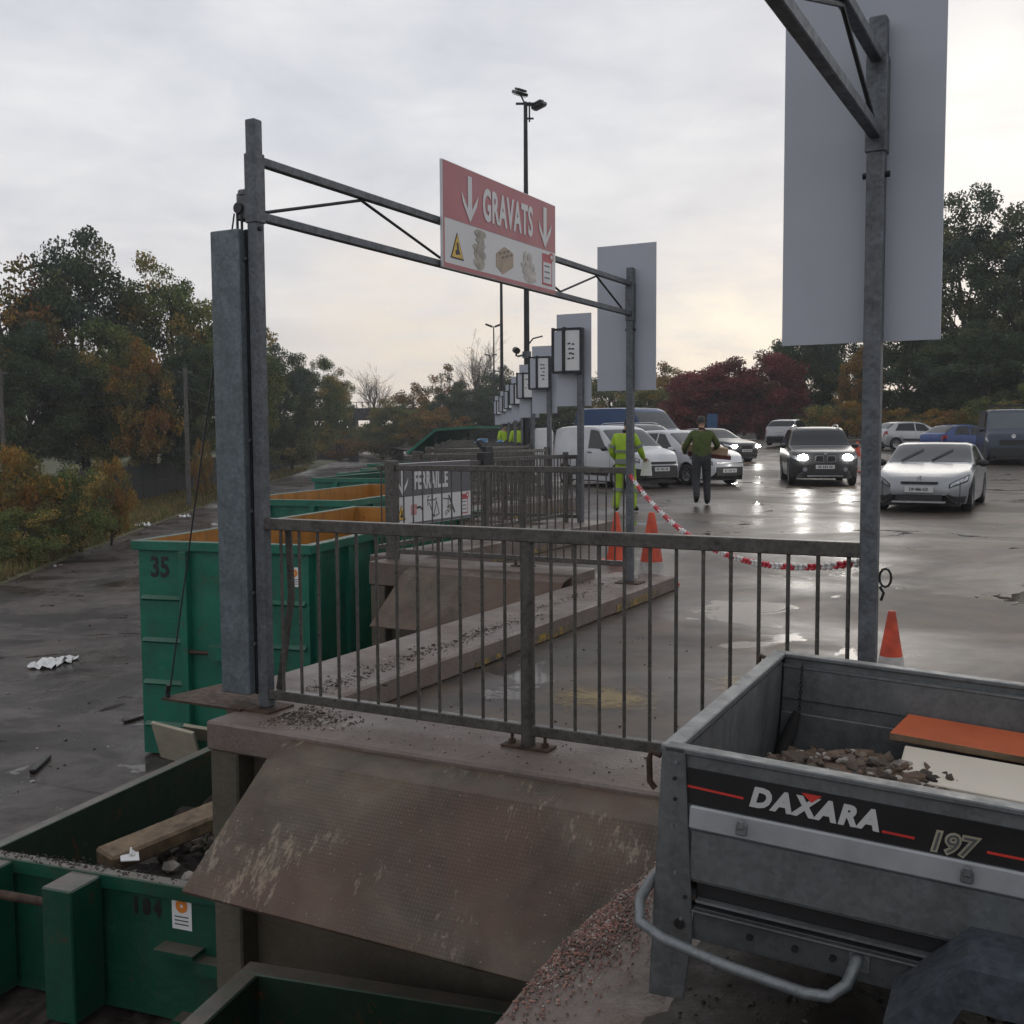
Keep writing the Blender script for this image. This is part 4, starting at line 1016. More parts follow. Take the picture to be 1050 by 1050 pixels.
def wheel_parts(parent, c, r, wd, axis='y', rimm=None, side=-1):
    b = MB(); b.lathe([(r * .62, -wd / 2), (r * .9, -wd / 2), (r, -wd * .32), (r, wd * .32), (r * .9, wd / 2), (r * .62, wd / 2)], 28, axis, (0, 0, 0), closed=True)
    o = b.build('wheel', M['rubber'], parent, loc=None, smooth=50); o.location = c
    b = MB(); s = side
    b.lathe([(0, s * wd * .38), (r * .14, s * wd * .40), (r * .18, s * wd * .30), (r * .5, s * wd * .34), (r * .6, s * wd * .46), (r * .65, s * wd * .46), (r * .65, -s * wd * .45), (r * .55, -s * wd * .4)], 24, axis); rm = b.build('rim', rimm or M['rim'], o, smooth=40)
    b = MB()
    for i in range(5):
        a = i * 1.2566 + .3; p = (math.cos(a) * r * .37, math.sin(a) * r * .37); s1 = []
        for j in range(8):
            t_ = j * .7854; uu, vv = p[0] + r * .09 * math.cos(t_), p[1] + r * .09 * math.sin(t_)
            s1.append((uu, vv))
        b.prism(s1, (lambda a_, q_, d: V((a_, d, q_))) if axis == 'y' else (lambda a_, q_, d: V((d, a_, q_))), s * wd * .30, s * wd * .342)
    b.build('rim_hole', M['black'], rm)
    return o
M['rim'] = m_simple('alloy_rim', (.30, .30, .31), .35, .7, .1)
wheel_parts(T, (.99, -.105, -.565), .245, .15, rimm=M['tr_d'])
wheel_parts(T, (.99, TW + .105, -.565), .245, .15, side=1)
MB().cyl((.99, -.02, -.565), (.99, TW + .02, -.565), .03, n=10).build('axle', M['dark_metal'], T)
b = MB(); b.beam((TL, TW / 2, -.43), (TL + .9, TW / 2, -.43), .06, .06); b.build('drawbar', M['tr_d'], T)

# load of the trailer
g = MB(); nx, ny = 40, 40; rn = random.Random(21)
def hz(x, y):
    d = math.hypot((x - .36) / .55, (y - .62) / .62)
    return -.392 + max(0, 1 - d ** 2.2) * .185 + (.035 * mnoise.noise(V((x * 9, y * 9, 2))) + .02 * mnoise.noise(V((x * 25, y * 25, 5)))) * (1 if d < 1.1 else .3)
vs = [TM @ V((.03 + 1.0 * i / nx, .03 + (TW - .06) * j / ny, hz(.03 + 1.0 * i / nx, .03 + (TW - .06) * j / ny))) for j in range(ny + 1) for i in range(nx + 1)]
n = nx + 1
g.add(vs, [(j * n + i, j * n + i + 1, (j + 1) * n + i + 1, (j + 1) * n + i) for j in range(ny) for i in range(nx)])
for i in range(1500):
    x, y = rn.uniform(.08, .95), rn.uniform(.10, TW - .12)
    g.rock(TM @ V((x, y, hz(x, y) + rn.uniform(-.005, .02))), rn.uniform(.004, .018) if rn.random() < .80 else rn.uniform(.02, .06), m=rn.choice((0, 0, 1, 1, 1, 2, 3)), rnd=rn)
M['rub_br'] = m_simple('brown_rubble', (.13, .085, .058), .85, 0, .6, 12, bumpv=.4)
tag(g.build('rubble_load', [M['rub_br'], M['rubble'], M['rubble_dark'], M['rubble_pale']], loc=TP), 'heap of brown plaster rubble and lumps in the trailer', 'rubble', kind='stuff')
b = MB(); q = [V((.40, 1.06, -.20)), V((1.9, 1.02, -.22)), V((1.9, 1.19, -.19)), V((.44, 1.19, -.165))]
b.add([TM @ p for p in q] + [TM @ (p + V((0, 0, .024))) for p in q], [(3, 2, 1, 0), (4, 5, 6, 7), (0, 1, 5, 4), (1, 2, 6, 5), (2, 3, 7, 6), (3, 0, 4, 7)])
M['orange_board'] = m_simple('orange_board', (.52, .12, .045), .5, 0, .12, 7)
M['cream_board2'] = m_simple('cream_white_board', (.66, .60, .50), .5, 0, .05, 4)
b.m = [0, 0, 1, 1, 1, 1]
o = b.build('orange_board', [M['orange_board'], M['wood']], loc=TP, bevel=.002); tag(o, 'orange board lying on the rubble in the trailer', 'board')
b = MB()
q = [V((.455, .78, -.245)), V((1.85, .74, -.26)), V((1.85, 1.02, -.23)), V((.45, 1.04, -.222))]
b.add([TM @ p for p in q] + [TM @ (p + V((0, 0, .018))) for p in q], [(3, 2, 1, 0), (4, 5, 6, 7), (0, 1, 5, 4), (1, 2, 6, 5), (2, 3, 7, 6), (3, 0, 4, 7)])
o = b.build('cream_board', [M['cream_board2']], loc=TP, bevel=.002); tag(o, 'cream white board lying on the rubble beside the orange board', 'board')

# ------------------------------------------------------------------ traffic cones
def cone(label, loc, h, wob=0.0, bands=((.0, .42, 'w'), (.42, 1, 'r'))):
    t = thing('traffic_cone', label, 'traffic cone', loc, wob, 'orange and white traffic cones on the car park')
    r0_, r1_ = h * .20, h * .045
    rr = lambda s: r0_ + (r1_ - r0_) * s
    MB().bx((-h * .28, -h * .28, .004), (h * .28, h * .28, .035)).build('base', M['cone_red'], t, bevel=.008)
    for s0, s1, c in bands:
        b = MB(); n_ = 5; pr = [(rr(s0 + (s1 - s0) * i / n_) + (.002 if c == 'w' else 0), .035 + (h - .035) * (s0 + (s1 - s0) * i / n_)) for i in range(n_ + 1)]
        if s1 == 1: pr += [(r1_ * .8, h + .006), (.001, h + .006)]
        b.lathe(pr, 20); b.build('reflective_band' if c == 'w' else 'body', M['cone_white'] if c == 'w' else M['cone_red'], t, smooth=40)
    return t
cone('orange cone standing right beside the post with the hanging chain', yard(668, 600, 0), .76, .5, ((.0, .04, 'r'), (.04, .30, 'w'), (.30, 1, 'r')))
cone('orange cone partly hidden behind the second railing', yard(632, 577, 0), .62, .2, ((.0, 1, 'r'),))
cone('orange and white cone standing behind the trailer beside the right post', V((2.31, 6.47, 0)), .50, .3, ((.0, .42, 'w'), (.42, .78, 'r'), (.78, .86, 'r'), (.86, 1, 'r')))
for i, (px, Y) in enumerate(((879, 40), (886, 38))):
    X = (px - 525) / FPX * Y; cone(['orange cone seen beside the roof of the dark car, farther from the post', 'orange cone close to the right post behind the dark car'][i], V((X, Y, rise(X, Y))), 1.0)

# ------------------------------------------------------------------ red and white chain
t = thing('barrier_chain', 'red and white plastic chain hanging between two posts of the portal frames', 'chain', bay(flen(0), 0, 1.1, 0))
pa = bay(flen(1) - .02 + .04, -.05, 1.19, 1); pb = bay(flen(0) + .0, .03, 1.09, 0); off = V(t.location)
N_ = 150
pts = []
for i in range(N_ + 1):
    s = i / N_; p = pa.lerp(pb, s); p.z -= .30 * 4 * s * (1 - s); p.x += .03 * math.sin(s * 3.14); pts.append(p - off)
M['chain_red'] = m_simple('chain_red', (.52, .03, .05), .4); M['chain_white'] = m_simple('chain_white', (.66, .64, .62), .4)
for sgm in range(N_ // 5):
    lk = MB()
    for i in range(sgm * 5, sgm * 5 + 5):
        a, c = pts[i], pts[i + 1]; d = (c - a); L = d.length; d.normalize(); x = d.cross(V((0, 0, 1))).normalized(); z = x.cross(d)
        tw = (.785 if i % 2 else -.785); sx = x * math.cos(tw) + z * math.sin(tw); mid = (a + c) / 2
        lk.tube([mid + d * (L * .72 * math.cos(q)) + sx * (.016 * math.sin(q)) for q in [j * .7854 for j in range(9)]], .0062, 5, caps=False)
    lk.build('white_links' if sgm % 2 else 'red_links', M['chain_white' if sgm % 2 else 'chain_red'], t, smooth=60)

# ------------------------------------------------------------------ floodlight masts
def mast(label, x, y, h, z0=0, heads='pair', cam_=False):
    t = thing('light_mast', label, 'lamp post', (x, y, z0), 0, 'tall floodlight masts among the bays')
    b = MB(); b.tube([(0, 0, 0), (0, 0, h * .5), (0, 0, h)], [.10, .085, .06], 12); b.cyl((0, 0, 0), (0, 0, 1.2), .13, n=12); b.build('pole', M['dark_metal'], t, smooth=40)
    if heads == 'pair':
        b = MB(); b.beam((-.3, 0, h - .05), (.35, 0, h - .05), .06, .06); b.beam((.0, .0, h - .5), (.25, 0, h - .5), .05, .05); b.beam((.12, 0, h - .6), (.12, 0, h), .05, .05); b.build('cross_arm', M['dark_metal'], t)
        for c, r in (((-.17, .05, h + .28), (.35, .12, .5)), ((.42, .05, h - .10), (.2, -.3, -.5))):
            b = MB(); R_ = Euler(r).to_matrix()
            b.box(c, (.42, .36, .10), R_); b.box(V(c) + R_ @ V((0, .0, .10)), (.32, .28, .07), R_); b.beam(c, (0, 0, h - .1), .05, .05); fl_ = b.build('floodlight', M['black'], t, bevel=.02)
            b = MB(); b.box(V(c) + R_ @ V((0, 0, -.075)), (.36, .28, .012), R_); b.build('glass', M['dark_metal'], fl_)
    else:
        for s in (-1, 1):
            b = MB(); b.box((s * .45, 0, h + .1), (.75, .5, .16), Euler((0, s * -.35, 0)).to_matrix()); b.build('floodlight', M['black'], t, bevel=.02)
    if cam_:
        b = MB(); b.beam((-.05, 0, 4.05), (-.3, 0, 4.0), .06, .06); b.cyl((0, 0, 3.95), (0, 0, 4.15), .14, n=12); b.build('bracket', M['galv'], t)
        b = MB(); b.cyl((-.36, -.08, 4.2), (-.30, -.30, 4.15), .10, n=12); b.cyl((-.33, 0, 4.0), (-.33, -.02, 4.2), .03, n=8); b.build('camera_housing', M['black'], t, smooth=40)
        b = MB(); b.tube([(.08, 0, 4.4), (.2, -.05, 4.55), (.5, -.1, 4.62)], .025, 6); b.build('antenna_arm', M['galv'], t)
mast('nearest tall dark mast with twin floodlights and a surveillance camera', (541 - 525) / FPX * 34, 34, 11.8, heads='pair', cam_=True)
mast('second dark mast whose head hides behind the red sign', (515.5 - 525) / FPX * 56, 56, 11.6)
mast('thin far mast with two floodlights spread like a T', (507.5 - 525) / FPX * 106, 106, 12.0, heads='t')
mast('farthest and shortest looking mast, just above the bare trees', (504.5 - 525) / FPX * 150, 150, 12.3, heads='t')
# ------------------------------------------------------------------ vehicles: x from the nose (0) to the tail (L), y to the car's left, z up
def m_paint(name, c, metal=.3, rough=.25):
    t = NT(name); t.col(t.ramp(t.noise(3, 5), [(.3, tuple(x * .85 for x in c)), (.7, c)])); t.p(Metallic=metal, Coat_Weight=.3, Coat_Roughness=.12); t.rough(rough)
    return t.mat
M['glass'] = m_simple('car_glass', (.012, .014, .016), .08, 0, .1, spec=.35)
M['glass_pale'] = m_simple('windscreen_glass', (.035, .04, .043), .08, 0, .15, 2, spec=.8)
M['headlamp'] = m_simple('headlamp_glass', (.38, .40, .42), .10, .4, .6, 22)
M['lamp_on'] = m_emit('headlamp_lit', (1, .97, .9), 120)
M['tail'] = m_simple('tail_lamp', (.28, .012, .015), .2)
M['plate_white'] = m_simple('number_plate', (.55, .55, .54), .4, 0, .03)
M['chrome'] = m_simple('chrome', (.55, .55, .56), .18, .9, .05)
M['trim'] = m_simple('black_trim', (.016, .016, .017), .5)
def interp(pts, x):
    if x <= pts[0][0]: return pts[0][1]
    for (xa, ya), (xb, yb) in zip(pts, pts[1:]):
        if x <= xb: return ya + (yb - ya) * (x - xa) / max(1e-6, xb - xa)
    return pts[-1][1]
def smooth_pts(pts, n=3, w=.10):
    """slightly rounded version of a polyline profile"""
    for _ in range(n):
        out = [pts[0]]
        for (xa, ya), (xb, yb) in zip(pts, pts[1:]):
            out += [(xa * .82 + xb * .18, ya * .82 + yb * .18), (xa * .18 + xb * .82, ya * .18 + yb * .82)]
        out.append(pts[-1]); pts = sorted(out)
    return pts
def vehicle(name, label, cat, nose, fwd, S):
    """nose: ground point below the nose; fwd: direction the car faces"""
    fwd = V((fwd[0], fwd[1], 0)).normalized(); z0 = rise(*nose[:2])
    t = thing(name, label, cat, (nose[0], nose[1], z0), math.atan2(-fwd.y, -fwd.x), S.get('group'))
    L, W = S['L'], S['W']; hw = W / 2
    top = smooth_pts(S['top'], 2); belt = S['belt']; tumble = S.get('tumble', .32)
    R = S['R']; ax = S['axles']; gc = S.get('gc', .24); AR = R * 1.16
    rn_, rt_ = S.get('round_nose', (.62, .7)), S.get('round_tail', (.86, .3))
    def halfw(x):
        if x < rn_[1]: s = 1 - x / rn_[1]; return hw * (1 - (1 - rn_[0]) * s * s * (1.0 if s < 1 else 1))
        if x > L - rt_[1]: s = 1 - (L - x) / rt_[1]; return hw * (1 - (1 - rt_[0]) * s * s)
        return hw
    def zbot(x):
        z = gc + .10 * max(0, 1 - x / .45) ** 2 + .12 * max(0, 1 - (L - x) / .5) ** 2
        for a in ax:
            d = abs(x - a)
            if d < AR: z = max(z, R + math.sqrt(max(0, AR * AR - d * d)) * .98)
        return z
    def sect(x):
        w_ = halfw(x); zt = interp(top, x); zb = min(interp(belt, x), zt - .035); z_ = zbot(x)
        zm = max(z_ + .02, gc + (zb - gc) * .55)
        wt = w_ * .97 - tumble * max(0, zt - .05 - zb) - .02
        if zt - zb < .12: wt = w_ * .97 - .05
        ed = .045 if zt - zb > .12 else .022
        q_ = [(w_ * .955, z_), (w_ * .985, z_ + (zm - z_) * .35), (w_, zm), (w_ * .992, zm + (zb - zm) * .6), (w_ * .965, zb), (wt, zt - ed), (wt * .86, zt - ed * .28), (wt * .45, zt - .004), (0, zt)]
        for xe, dn in ((x, S.get('nose_r', .24)), (L - x, S.get('tail_r', .10))):
            if xe < dn:   # the ends round over, top and bottom
                k_ = math.sqrt(max(0, 1 - (1 - xe / dn) ** 2)); zc_ = (z_ + zt) * .5; q_ = [(y, zc_ + (z - zc_) * (.52 + .48 * k_)) for y, z in q_]
        return q_
    K = {x for x, _ in S['top']} | {x for x, _ in belt}
    xs = sorted(set([round(L * i / 88, 3) for i in range(89)] + [round(a + AR * c, 3) for a in ax for c in (-1, -.985, -.94, .94, .985, 1)]))
    xs = sorted(set([x for x in xs if 0 <= x <= L] + [.006, .015, .03, .06, .09, .13, .18, .22] + [L - c for c in (.004, .012, .03, .06)]))
    vs, fs = [], []
    for x in xs:
        s = sect(x); ring = [(x, y, z) for y, z in s] + [(x, -y, z) for y, z in reversed(s[:-1])]; vs += ring
    n = 17
    for i in range(len(xs) - 1):
        for j in range(n - 1): fs.append((i * n + j, i * n + j + 1, (i + 1) * n + j + 1, (i + 1) * n + j))
    fs += [tuple(range(n)), tuple(range(len(xs) * n - 1, (len(xs) - 1) * n - 1, -1))]
    b = MB(); b.add(vs, fs); b.build('body', S['paint'], t, smooth=32)
    # under-body and wheel wells
    b = MB(); b.bx((.25, -hw * .80, gc - .04), (L - .25, hw * .80, min(interp(belt, .8), .62))); b.build('underbody', M['trim'], t)
    def S3(x, tt, side):   # tt: 0..8 along the section from the sill to the roof centre
        s = sect(x); i = min(7, int(tt)); f_ = tt - i; y = s[i][0] + (s[i + 1][0] - s[i][0]) * f_; z = s[i][1] + (s[i + 1][1] - s[i][1]) * f_
        return V((x, y * side, z))
    def patch(bm_, xa, xb, ta, tb, side=1, nx=10, ny=4, off=.006, xa2=None, xb2=None, full=False, th=None):
        """patch of the skin, lifted a little; (xa2, xb2) = limits at the upper edge"""
        xa2 = xa if xa2 is None else xa2; xb2 = xb if xb2 is None else xb2
        rows = []
        for j in range(ny + 1):
            g_ = j / ny; t_ = ta + (tb - ta) * g_; l, r = xa + (xa2 - xa) * g_, xb + (xb2 - xb) * g_
            row = []
            for i in range(nx + 1):
                x = l + (r - l) * i / nx
                p = S3(x, t_, side); e_ = 1e-2
                dx = S3(min(L, x + e_), t_, side) - S3(max(0, x - e_), t_, side); dt = S3(x, min(7.999, t_ + e_), side) - S3(x, max(0, t_ - e_), side)
                nn = dx.cross(dt); 
                if nn.length < 1e-9: nn = V((0, side, .2))
                nn.normalize()
                if nn.dot(V((-.2 if x < L / 2 else .2, side, .4))) < 0: nn = -nn
                row.append(p + nn * off)
            rows.append(row)
        m_ = nx + 1
        bm_.add([p for r_ in rows for p in r_], [(j * m_ + i, j * m_ + i + 1, (j + 1) * m_ + i + 1, (j + 1) * m_ + i) for j in range(ny) for i in range(nx)])
    def screen(bm_, xa, xb, tin, off=.006, nx=8):
        for side in (-1, 1): patch(bm_, xa, xb, tin, 7.999, side, nx, 6, off)
    g = S.get('glass', M['glass'])
    cw, rf = S['screen']
    b = MB(); screen(b, cw, rf, 5.25); ws = b.build('windscreen', S.get('wglass', M['glass_pale']), t, smooth=50, recalc=False)
    if S.get('wipers'):
        b = MB()
        for y0_, y1_ in ((.05, .50), (-.55, -.08)):
            a = V((cw + .03, -y0_, interp(top, cw + .03) + .02)); xq = cw + (rf - cw) * .62; c = V((xq, -y1_ + .1, interp(top, xq) + .03)); b.beam(a, c, .022, .016)
        b.build('wipers', M['trim'], ws)
    if S.get('rear'):
        b = MB(); screen(b, S['rear'][0], S['rear'][1], 5.25); b.build('rear_window', g, t, smooth=50, recalc=False)
    for side in (1, -1):
        for xa, xb, xa2, xb2 in S['windows']:
            b = MB(); patch(b, xa, xb, 4.10, 4.90, side, 10, 3, .007, xa2, xb2); b.build('side_window', g, t, smooth=50, recalc=False)
        for xh in S.get('handles', []):
            p = S3(xh, 3.7, side); MB().box(p + V((0, side * .012, 0)), (.18, .03, .03)).build('door_handle', S.get('handle_mat', M['trim']), t)
        for xd in S.get('seams', []):
            b = MB(); patch(b, xd - .006, xd + .006, .6, 4.0, side, 1, 8, .003); b.build('door_seam', M['trim'], t, recalc=False)
        xh0, xh1, t0, t1 = S['head']
        b = MB(); patch(b, xh0, xh1, t0 - .3, t1 + .03, side, 8, 4, .005, xh0 + .02, xh1 + .14); hl = b.build('headlight', M['trim'], t, smooth=60, recalc=False)
        b = MB(); patch(b, xh0 + .02, xh1 - .03, t0, t1 - .12, side, 8, 4, .011, xh0 + .05, xh1 + .06); b.build('lens', M['headlamp'], hl, smooth=60, recalc=False)
        if S.get('wrap'):
            b = MB(); patch(b, .0, S['wrap'][0], S['wrap'][1], S['wrap'][2], side, 10, 4, .006); b.build('bumper_corner', M['trim'], t, smooth=60, recalc=False)
        if S.get('lit'):
            yl, zl, rl_ = S['lit']; b = MB(); b.prism([(side * yl + 1.6 * rl_ * math.cos(q_ * .3927), zl + rl_ * math.sin(q_ * .3927)) for q_ in range(16)], lambda a, q, d: V((S.get('litx', .05) + d, a, q)), -.02, .10); b.build('headlight_bulb', M['lamp_on'], t)
        if S.get('tailp'):
            xa, xb, t0, t1 = S['tailp']; b = MB(); patch(b, xa, xb, t0, t1, side, 6, 4, .008); b.build('tail_light', M['tail'], t, smooth=60, recalc=False)
        if S.get('rails'):
            xa, xb = S['rails']; b = MB(); ya = sect((xa + xb) / 2)[6][0] * side * .98
            pts = [(xa + (xb - xa) * i / 8, ya, interp(top, xa + (xb - xa) * i / 8) + (.0 if i in (0, 8) else .045)) for i in range(9)]
            b.tube(pts, .018, 6); b.build('roof_rail', M['chrome'], t, smooth=50)
        if S.get('side_trim'):
            b = MB(); patch(b, ax[0] + AR + .03, ax[1] - AR - .03, *S['side_trim'], side, 10, 2, .008); b.build('side_trim', M['trim'], t, recalc=False)
        xm = S['mirror']; p = S3(xm, 4.05, side)
        b = MB(); c = p + V((.0, side * .13, .06)); b.lathe([(0, -.075), (.06, -.07), (.085, -.02), (.08, .04), (0, .06)], 10, 'x'); o = b.build('mirror', S.get('mirror_mat', S['paint']), t, smooth=60); o.location = c; o.scale = (1, 1.25, .9)
        MB().beam(p + V((0, -side * .03, .01)), c, .05, .03).build('mirror_arm', M['trim'], t)
        for a in ax:
            wheel_parts(t, (a, side * (hw - .105), R), R, .2, 'y', S.get('rimm'), side)
    # front end
    cap_ = halfw(0) * .94
    def front(nm, y0_, y1_, za, zb, mt, d=.02, bev=0):
        b = MB(); b.bx((-d, max(y0_, -cap_), za), (.16, min(y1_, cap_), zb)); return b.build(nm, mt, t, bevel=bev)
    for q in S.get('front', []): front(*q)
    if S.get('plate'):
        zp, txt = S['plate']; front('number_plate', -.26, .26, zp - .055, zp + .055, M['plate_white'], .035)
        b = MB()
        if txt: add_text(b, txt, lambda a, q, d: V((-.0355 - d, -a, zp + q)), .085, bold=.003, sx=.85, depth=.0008)
        else:
            for i, yy in enumerate((-.18, -.13, -.05, .0, .05, .13, .18)): b.bx((-.037, yy - .014, zp - .03), (-.0355, yy + .014, zp + .03))
        b.build('plate_lettering', M['ink'], t)
    if S.get('rplate'):
        zp = S['rplate']; MB().bx((L - .02, -.26, zp - .055), (L + .02, .26, zp + .055)).build('number_plate', M['plate_white'], t)
        MB().bx((L - .03, -hw * .8, .38), (L + .03, hw * .8, .50)).build('rear_bumper_strip', M['trim'], t)
    for fn_ in S.get('extra', []): fn_(t, S3, sect, L, hw)
    return t
G_CAR = 'cars and vans standing on the wet car park'
# silver coupe facing the camera
def coupe_extra(t, S3, sect, L, hw):
    b = MB(); b.prism([(-.045, .0), (-.06, .03), (-.045, .09), (-.02, .11), (-.005, .07), (.03, .085), (.045, .05), (.02, .04), (.045, .0), (.02, .0), (.0, .03), (-.02, .0)], lambda a, q, d: V((-.02 - d, a, .625 + q)), 0, .02); b.build('lion_badge', M['chrome'], t)
vehicle('silver_coupe', 'silver coupe facing the camera at right with two wipers and plate DP-486-GX', 'car', (7.9, 20.8), (-.47, -.88), dict(
    L=4.6, W=1.81, R=.315, axles=(.92, 3.62), gc=.17, group=G_CAR, paint=m_paint('silver_paint', (.30, .31, .32), .4),
    top=[(0, .60), (.12, .68), (.5, .77), (1.35, .92), (1.55, .97), (2.3, 1.33), (2.75, 1.36), (3.2, 1.31), (3.95, 1.03), (4.45, .99), (4.6, .86)],
    belt=[(0, .58), (.5, .72), (1.3, .84), (3.6, .92), (4.6, .82)], screen=(1.52, 2.28), rear=(3.25, 3.9), windows=[(1.75, 3.25, 2.25, 2.95)],
    round_nose=(.58, .85), head=(.02, .50, 3.2, 4.0), wrap=(.45, .15, 1.3), wipers=True, mirror=1.85, mirror_mat=M['trim'], rimm=M['rim'], handles=[2.95], seams=[1.6, 3.05],
    front=[('lower_grille', -.42, .42, .24, .36, M['trim']), ('upper_grille', -.34, .34, .585, .61, M['trim'], .015), ('bumper_lip', -.5, .5, .20, .235, M['chrome'], .03)],
    plate=(.46, 'DP-486-GX'), tailp=(4.3, 4.58, 3.1, 3.9), extra=[coupe_extra]))
# black SUV with lit headlamps
def suv_extra(t, S3, sect, L, hw):
    for s in (-1, 1):
        b = MB(); b.prism([(.03 * s, .70), (.30 * s, .72), (.27 * s, .90), (.05 * s, .90)], lambda a, q, d: V((-.03 + d, a, q)), 0, .05); g_ = b.build('kidney_grille', M['chrome'], t)
        b = MB(); b.prism([(.05 * s, .715), (.28 * s, .735), (.255 * s, .885), (.065 * s, .885)], lambda a, q, d: V((-.036 + d, a, q)), 0, .01); b.build('grille_mesh', M['trim'], g_)
        b = MB(); b.lathe([(0, -.03), (.06, -.03), (.06, .02)], 14, 'x', (0, s * .56, .50)); b.build('fog_light', M['headlamp'], t)
    b = MB(); b.lathe([(0, -.03), (.045, -.03), (.045, .0)], 14, 'x', (.0, 0, .96)); b.build('badge', M['chrome'], t)
vehicle('black_suv', 'black off-road car with bright headlights shining on the wet ground', 'car', (9.0, 30.8), (-.175, -.985), dict(
    L=4.85, W=1.93, R=.375, axles=(.95, 3.88), gc=.27, group=G_CAR, paint=m_paint('black_paint', (.018, .018, .019), .1, .3),
    top=[(0, .92), (.1, .98), (.5, 1.06), (1.35, 1.15), (1.5, 1.18), (2.2, 1.66), (2.6, 1.74), (3.6, 1.74), (4.3, 1.66), (4.7, 1.2), (4.85, .95)],
    belt=[(0, .86), (.5, .98), (1.4, 1.08), (4.3, 1.18), (4.85, .9)], screen=(1.5, 2.18), rear=(4.36, 4.68), windows=[(1.8, 2.85, 2.35, 2.85), (2.93, 4.2, 2.93, 3.9)],
    round_nose=(.70, .6), head=(.02, .45, 3.0, 3.95), wrap=(.5, .05, 1.6), wglass=M['glass'], lit=(.62, .85, .085), litx=-.012, mirror=1.75, rails=(2.3, 4.2), rimm=M['rim'],
    front=[('lower_grille', -.45, .45, .36, .52, M['trim']), ('skid_plate', -.5, .5, .29, .34, M['chrome'], .03), ('bumper', -.76, .76, .36, .64, M['trim'], .008)],
    plate=(.575, None), tailp=(4.5, 4.8, 3.2, 4.0), seams=[1.7, 2.9], handles=[2.7, 3.7], handle_mat=M['chrome'], extra=[suv_extra]))
# white panel van with its rear door open
def van_door(t, S3, sect, L, hw):
    b = MB(); b.prism([(0, .62), (.05, .55), (.72, .55), (.78, 1.55), (.68, 1.74), (.08, 1.76), (0, 1.6)], lambda a, q, d: V((L + .06 + a * .92, hw * .86 + a * .38 + d, q)), 0, .05); b.build('open_rear_door', M['white'], t, bevel=.02)
white_p = m_paint('white_van_paint', (.56, .57, .59), 0, .3)
vehicle('white_van', 'white delivery van with black bumper and its rear door open, behind the yellow worker', 'van', (4.22, 30.2), (.5, -.866), dict(
    L=4.38, W=1.81, R=.32, axles=(.92, 3.65), gc=.2, group=G_CAR, paint=white_p, tumble=.14,
    top=[(0, .86), (.12, .96), (.45, 1.06), (.98, 1.16), (1.1, 1.2), (1.85, 1.72), (2.2, 1.80), (3.4, 1.82), (4.2, 1.78), (4.34, 1.68), (4.38, 1.3)],
    belt=[(0, .80), (.45, .95), (1.1, 1.06), (4.38, 1.08)], screen=(1.1, 1.82), windows=[(1.38, 2.40, 1.95, 2.40)], glass=M['glass'],
    round_nose=(.64, .75), round_tail=(.95, .15), head=(.12, .62, 3.4, 4.0), mirror=1.4, mirror_mat=M['trim'], side_trim=(.9, 1.75), wrap=(.55, .05, 2.1), handles=[2.3], seams=[1.25, 2.48],
    front=[('bumper', -.70, .70, .32, .66, M['trim'], .03), ('grille', -.5, .5, .70, .77, M['trim'], .015)], plate=(.56, None), tailp=(4.28, 4.37, 2.6, 4.2), extra=[van_door]))
# white people carrier
vehicle('white_hatchback', 'white five door car facing right behind the man in the green sweater', 'car', (6.45, 31.8), (.5, -.866), dict(
    L=4.4, W=1.82, R=.325, axles=(.9, 3.6), gc=.2, group=G_CAR, paint=white_p,
    top=[(0, .76), (.1, .86), (.45, .97), (.95, 1.08), (1.1, 1.13), (2.0, 1.60), (2.4, 1.67), (3.4, 1.66), (4.1, 1.5), (4.35, 1.05), (4.4, .8)],
    belt=[(0, .72), (.5, .88), (1.2, 1.0), (4.4, 1.02)], screen=(1.05, 1.98), rear=(3.95, 4.3), windows=[(1.45, 2.45, 2.15, 2.45), (2.52, 3.9, 2.52, 3.6)],
    round_nose=(.6, .8), head=(.05, .7, 3.2, 4.0), mirror=1.5, seams=[1.4, 2.48], handles=[2.3, 3.3],
    front=[('lower_grille', -.50, .50, .30, .56, M['trim'], .02), ('chrome_bar', -.5, .5, .66, .69, M['chrome'], .02)], plate=(.45, None), tailp=(4.1, 4.36, 3.0, 4.0)))
# dark saloon with one lit headlamp showing
vehicle('dark_saloon', 'dark grey saloon with a lit headlight behind the white cars', 'car', (9.7, 44.3), (.45, -.89), dict(
    L=4.55, W=1.8, R=.32, axles=(.9, 3.6), gc=.18, group=G_CAR, paint=m_paint('dark_grey_paint', (.016, .017, .019), .1, .35),
    top=[(0, .70), (.1, .78), (.5, .86), (1.3, .97), (1.45, 1.0), (2.2, 1.38), (2.6, 1.43), (3.3, 1.40), (4.0, 1.1), (4.45, 1.05), (4.55, .85)],
    belt=[(0, .66), (.5, .80), (1.4, .92), (4.55, .95)], screen=(1.42, 2.18), rear=(3.35, 3.95), windows=[(1.7, 2.55, 2.2, 2.55), (2.62, 3.5, 2.62, 3.2)],
    head=(.05, .45, 3.2, 4.0), wglass=M['glass'], lit=(.6, .66, .06), litx=.0, mirror=1.7,
    front=[('grille', -.3, .3, .40, .68, M['trim'], .02), ('lower_grille', -.6, .6, .24, .36, M['trim'], .01)], plate=(.48, None)))
